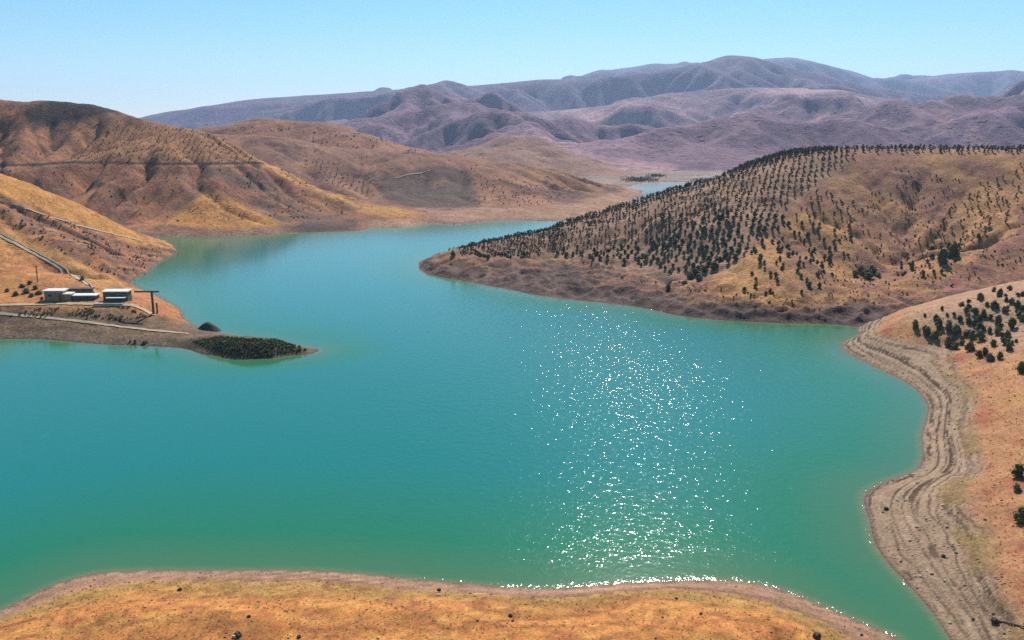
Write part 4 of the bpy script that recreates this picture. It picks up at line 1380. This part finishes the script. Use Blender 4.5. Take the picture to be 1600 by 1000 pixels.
track(D, [(-30, 353), (0, 369), (47, 393), (90, 417), (128, 440), (138, 446)], 1.5, TRACK, 0.25)  # pale strip added to brighten the pipeline, whose visible side is shaded
track(D, [(-10, 309), (60, 333), (120, 352), (180, 367), (236, 380)], 1.1, TRACK, 0.25)
track(F_, [(618, 279), (640, 274), (672, 267)], 1.0, TRACK, 0.5)

# ---- stones
STONE_D = plain("dark_stone", (0.07, 0.06, 0.055), 0.9, 0.35, 3, 0.03)
STONE_L = plain("pale_stone", (0.62, 0.58, 0.52), 0.85, 0.15, 3, 0.02)
ROCKS = []
for i in range(4):
    r_ = np.random.default_rng(300 + i)
    v = ICO2_V * r_.uniform(0.75, 1.2, (len(ICO2_V), 1)) * np.array((1, 0.8, 0.75))
    ROCKS.append((v, ICO2_F))
def stone(hill, px, py, size, mat, label, k=0):
    p = hill.hit(px, py)
    if p is None:
        return
    s = size * math.sqrt(p[0] ** 2 + p[1] ** 2 + 3000) / F * 0.4
    v, f = ROCKS[k % 4]
    o = link("boulder", mesh("boulder", v * s, f), mat)
    o.location = (p[0], p[1], p[2] + 0.3 * s)
    o.rotation_euler = (0, 0, random.uniform(0, 6))
    tag(o, label, "boulder")
for k, (px, py, sz, mat, lab) in enumerate([
    (372, 994, 15, STONE_D, "large dark boulder at the bottom of the frame on the orange shore"),
    (366, 996, 8, STONE_L, "pale stone touching the left side of the large dark boulder"),
    (389, 964, 7, STONE_D, "small dark stone just above the large dark boulder"),
    (467, 996, 9, STONE_D, "dark stone at the bottom edge right of the large dark boulder"),
    (281, 923, 10, STONE_D, "flat dark stone on the waterline terrace at the left"),
    (686, 923, 9, STONE_D, "upper dark stone of the pair on the terrace at the middle"),
    (685, 931, 8, STONE_L, "pale stone just below the upper dark stone at the middle"),
    (798, 963, 10, STONE_D, "dark boulder on the olive strip below the middle of the lake"),
    (801, 971, 6, STONE_D, "small dark stone just below the boulder on the olive strip"),
    (746, 971, 6, STONE_D, "small dark stone left of the boulder on the olive strip"),
    (591, 998, 7, STONE_L, "pale stone at the bottom edge left of the middle"),
    (1057, 936, 7, STONE_D, "dark stone near the waterline below the sun glitter"),
    (1095, 960, 7, STONE_D, "dark stone on the olive strip right of the sun glitter"),
    (1276, 996, 17, STONE_D, "large dark boulder at the bottom edge towards the right"),
    (1346, 993, 6, STONE_D, "small dark stone by the water right of the large boulder")]):
    stone(A, px, py, sz, mat, lab, k)
for k, (px, py, sz, mat, lab) in enumerate([
    (1385, 796, 9, STONE_D, "dark stone on the first terrace of the bank's lower headland"),
    (1402, 783, 5, STONE_L, "white stone on the terraces beside the lower headland"),
    (1473, 790, 6, STONE_L, "white stone on the olive patch above the terraces"),
    (1447, 811, 5, STONE_L, "white stone below the olive patch on the terraces"),
    (1474, 870, 8, STONE_D, "dark stone in the middle of the lower terraces"),
    (1481, 872, 5, STONE_L, "white stone touching the dark stone in the lower terraces"),
    (1438, 901, 5, STONE_L, "white stone near the water on the lower terraces"),
    (1476, 908, 5, STONE_L, "white stone midway up the lower terraces"),
    (1484, 974, 6, STONE_L, "white stone at the water's edge at the bottom right"),
    (1555, 972, 15, STONE_D, "large dark boulder on the bank at the bottom right")]):
    stone(B, px, py, sz, mat, lab, k + 1)
q = on(B, [(1562, 972), (1580, 976), (1612, 984)], 8)
q[:, 2] += 0.12
tag(tube("driftwood", q, 0.09, plain("driftwood_bark", (0.16, 0.12, 0.09), 0.9, 0.3, 5, 0.02)), "long dark driftwood log beside the boulder at the bottom right", "log")
# pebbles
def pebbles(hill, name, px, py, n, seed, label, smax):
    r = np.random.default_rng(seed)
    Vs, Fs, o = [], [], 0
    xs, ys = r.uniform(*px, n), r.uniform(*py, n)
    z = hill.z(xs, ys)
    for x, y, zz_ in zip(xs, ys, z):
        if zz_ < 0.15:
            continue
        s = smax * r.random() ** 3 + 0.06
        v = ICO_V * s * r.uniform(0.7, 1.2, (12, 1)) * np.array((1, 0.8, 0.6)) + (x, y, zz_ + 0.1 * s)
        Vs.append(v)
        Fs += [tuple(i + o for i in f) for f in ICO_F]
        o += 12
    tag(link(name, mesh(name, np.concatenate(Vs), Fs), plain(name + "_stone", (0.26, 0.17, 0.10), 0.95, 0.5, 0.9)), label, "stones", kind='stuff')
pebbles(A, "shore_pebbles", (-85, 70), (66, 122), 1500, 71, "small stones strewn over the orange shore", 0.16)
pebbles(B, "bank_pebbles", (40, 150), (70, 260), 2600, 72, "small stones strewn over the terraced bank", 0.28)
# dry grass
def grass(hill, name, xr, yr, n, seed, zmin, label, size):
    r = np.random.default_rng(seed)
    x, y = r.uniform(*xr, n), r.uniform(*yr, n)
    z = hill.z(x, y)
    k = (z > zmin) & (fbm(x / 5, y / 5, 3, seed) + 0.25 * r.normal(size=n) > 0.0)
    x, y, z = x[k], y[k], z[k]
    m_ = len(x)
    B_ = 5
    a = r.uniform(0, 6.28, (m_, B_))
    h = size * r.uniform(0.5, 1.2, (m_, B_))
    lean = h * r.uniform(0.3, 0.9, (m_, B_))
    w = 0.05 * size / 0.3
    base = np.stack([x, y, z - 0.02], 1)[:, None, :] + np.stack([np.cos(a), np.sin(a), 0 * a], -1) * 0.05
    side = np.stack([-np.sin(a), np.cos(a), 0 * a], -1) * w
    tip = base + np.stack([np.cos(a) * lean, np.sin(a) * lean, h], -1)
    V = np.stack([base - side, base + side, tip], 2).reshape(-1, 3)
    Fc = np.arange(len(V)).reshape(-1, 3).tolist()
    tag(link(name, mesh(name, V, Fc), STRAW), label, "grass", kind='stuff')
STRAW = plain("dry_straw", (0.42, 0.26, 0.10), 0.9, 0.45, 0.7)
grass(A, "shore_grass", (-85, 70), (64, 118), 7000, 91, 1.3, "dry straw tufts on the orange shore", 0.22)
grass(B, "bank_grass", (55, 170), (75, 265), 12000, 92, 3.2, "dry straw tufts on the upper bank", 0.28)
# ================================================================== HAZE
m = bpy.data.materials.new("haze_air")
m.use_nodes = True
nt = m.node_tree
for n_ in list(nt.nodes):
    if n_.type != 'OUTPUT_MATERIAL':
        nt.nodes.remove(n_)
pv = nt.nodes.new("ShaderNodeVolumePrincipled")
pv.inputs['Color'].default_value = (0.52, 0.69, 1.0, 1)
pv.inputs['Density'].default_value = 0.00006
pv.inputs['Anisotropy'].default_value = 0.2
out = [n_ for n_ in nt.nodes if n_.type == 'OUTPUT_MATERIAL'][0]
nt.links.new(pv.outputs[0], out.inputs['Volume'])
hx, hy0, hy1, z0, z1 = 15200, -15200, 15200, -14.0, 900.0
vs = [(-hx, hy0, z0), (hx, hy0, z0), (hx, hy1, z0), (-hx, hy1, z0), (-hx, hy0, z1), (hx, hy0, z1), (hx, hy1, z1), (-hx, hy1, z1)]
fs = [(3, 2, 1, 0), (4, 5, 6, 7), (0, 1, 5, 4), (1, 2, 6, 5), (2, 3, 7, 6), (3, 0, 4, 7)]
tag(link("haze", mesh("haze", vs, fs), m), "thin blue haze over the far mountains", "haze", kind='stuff')
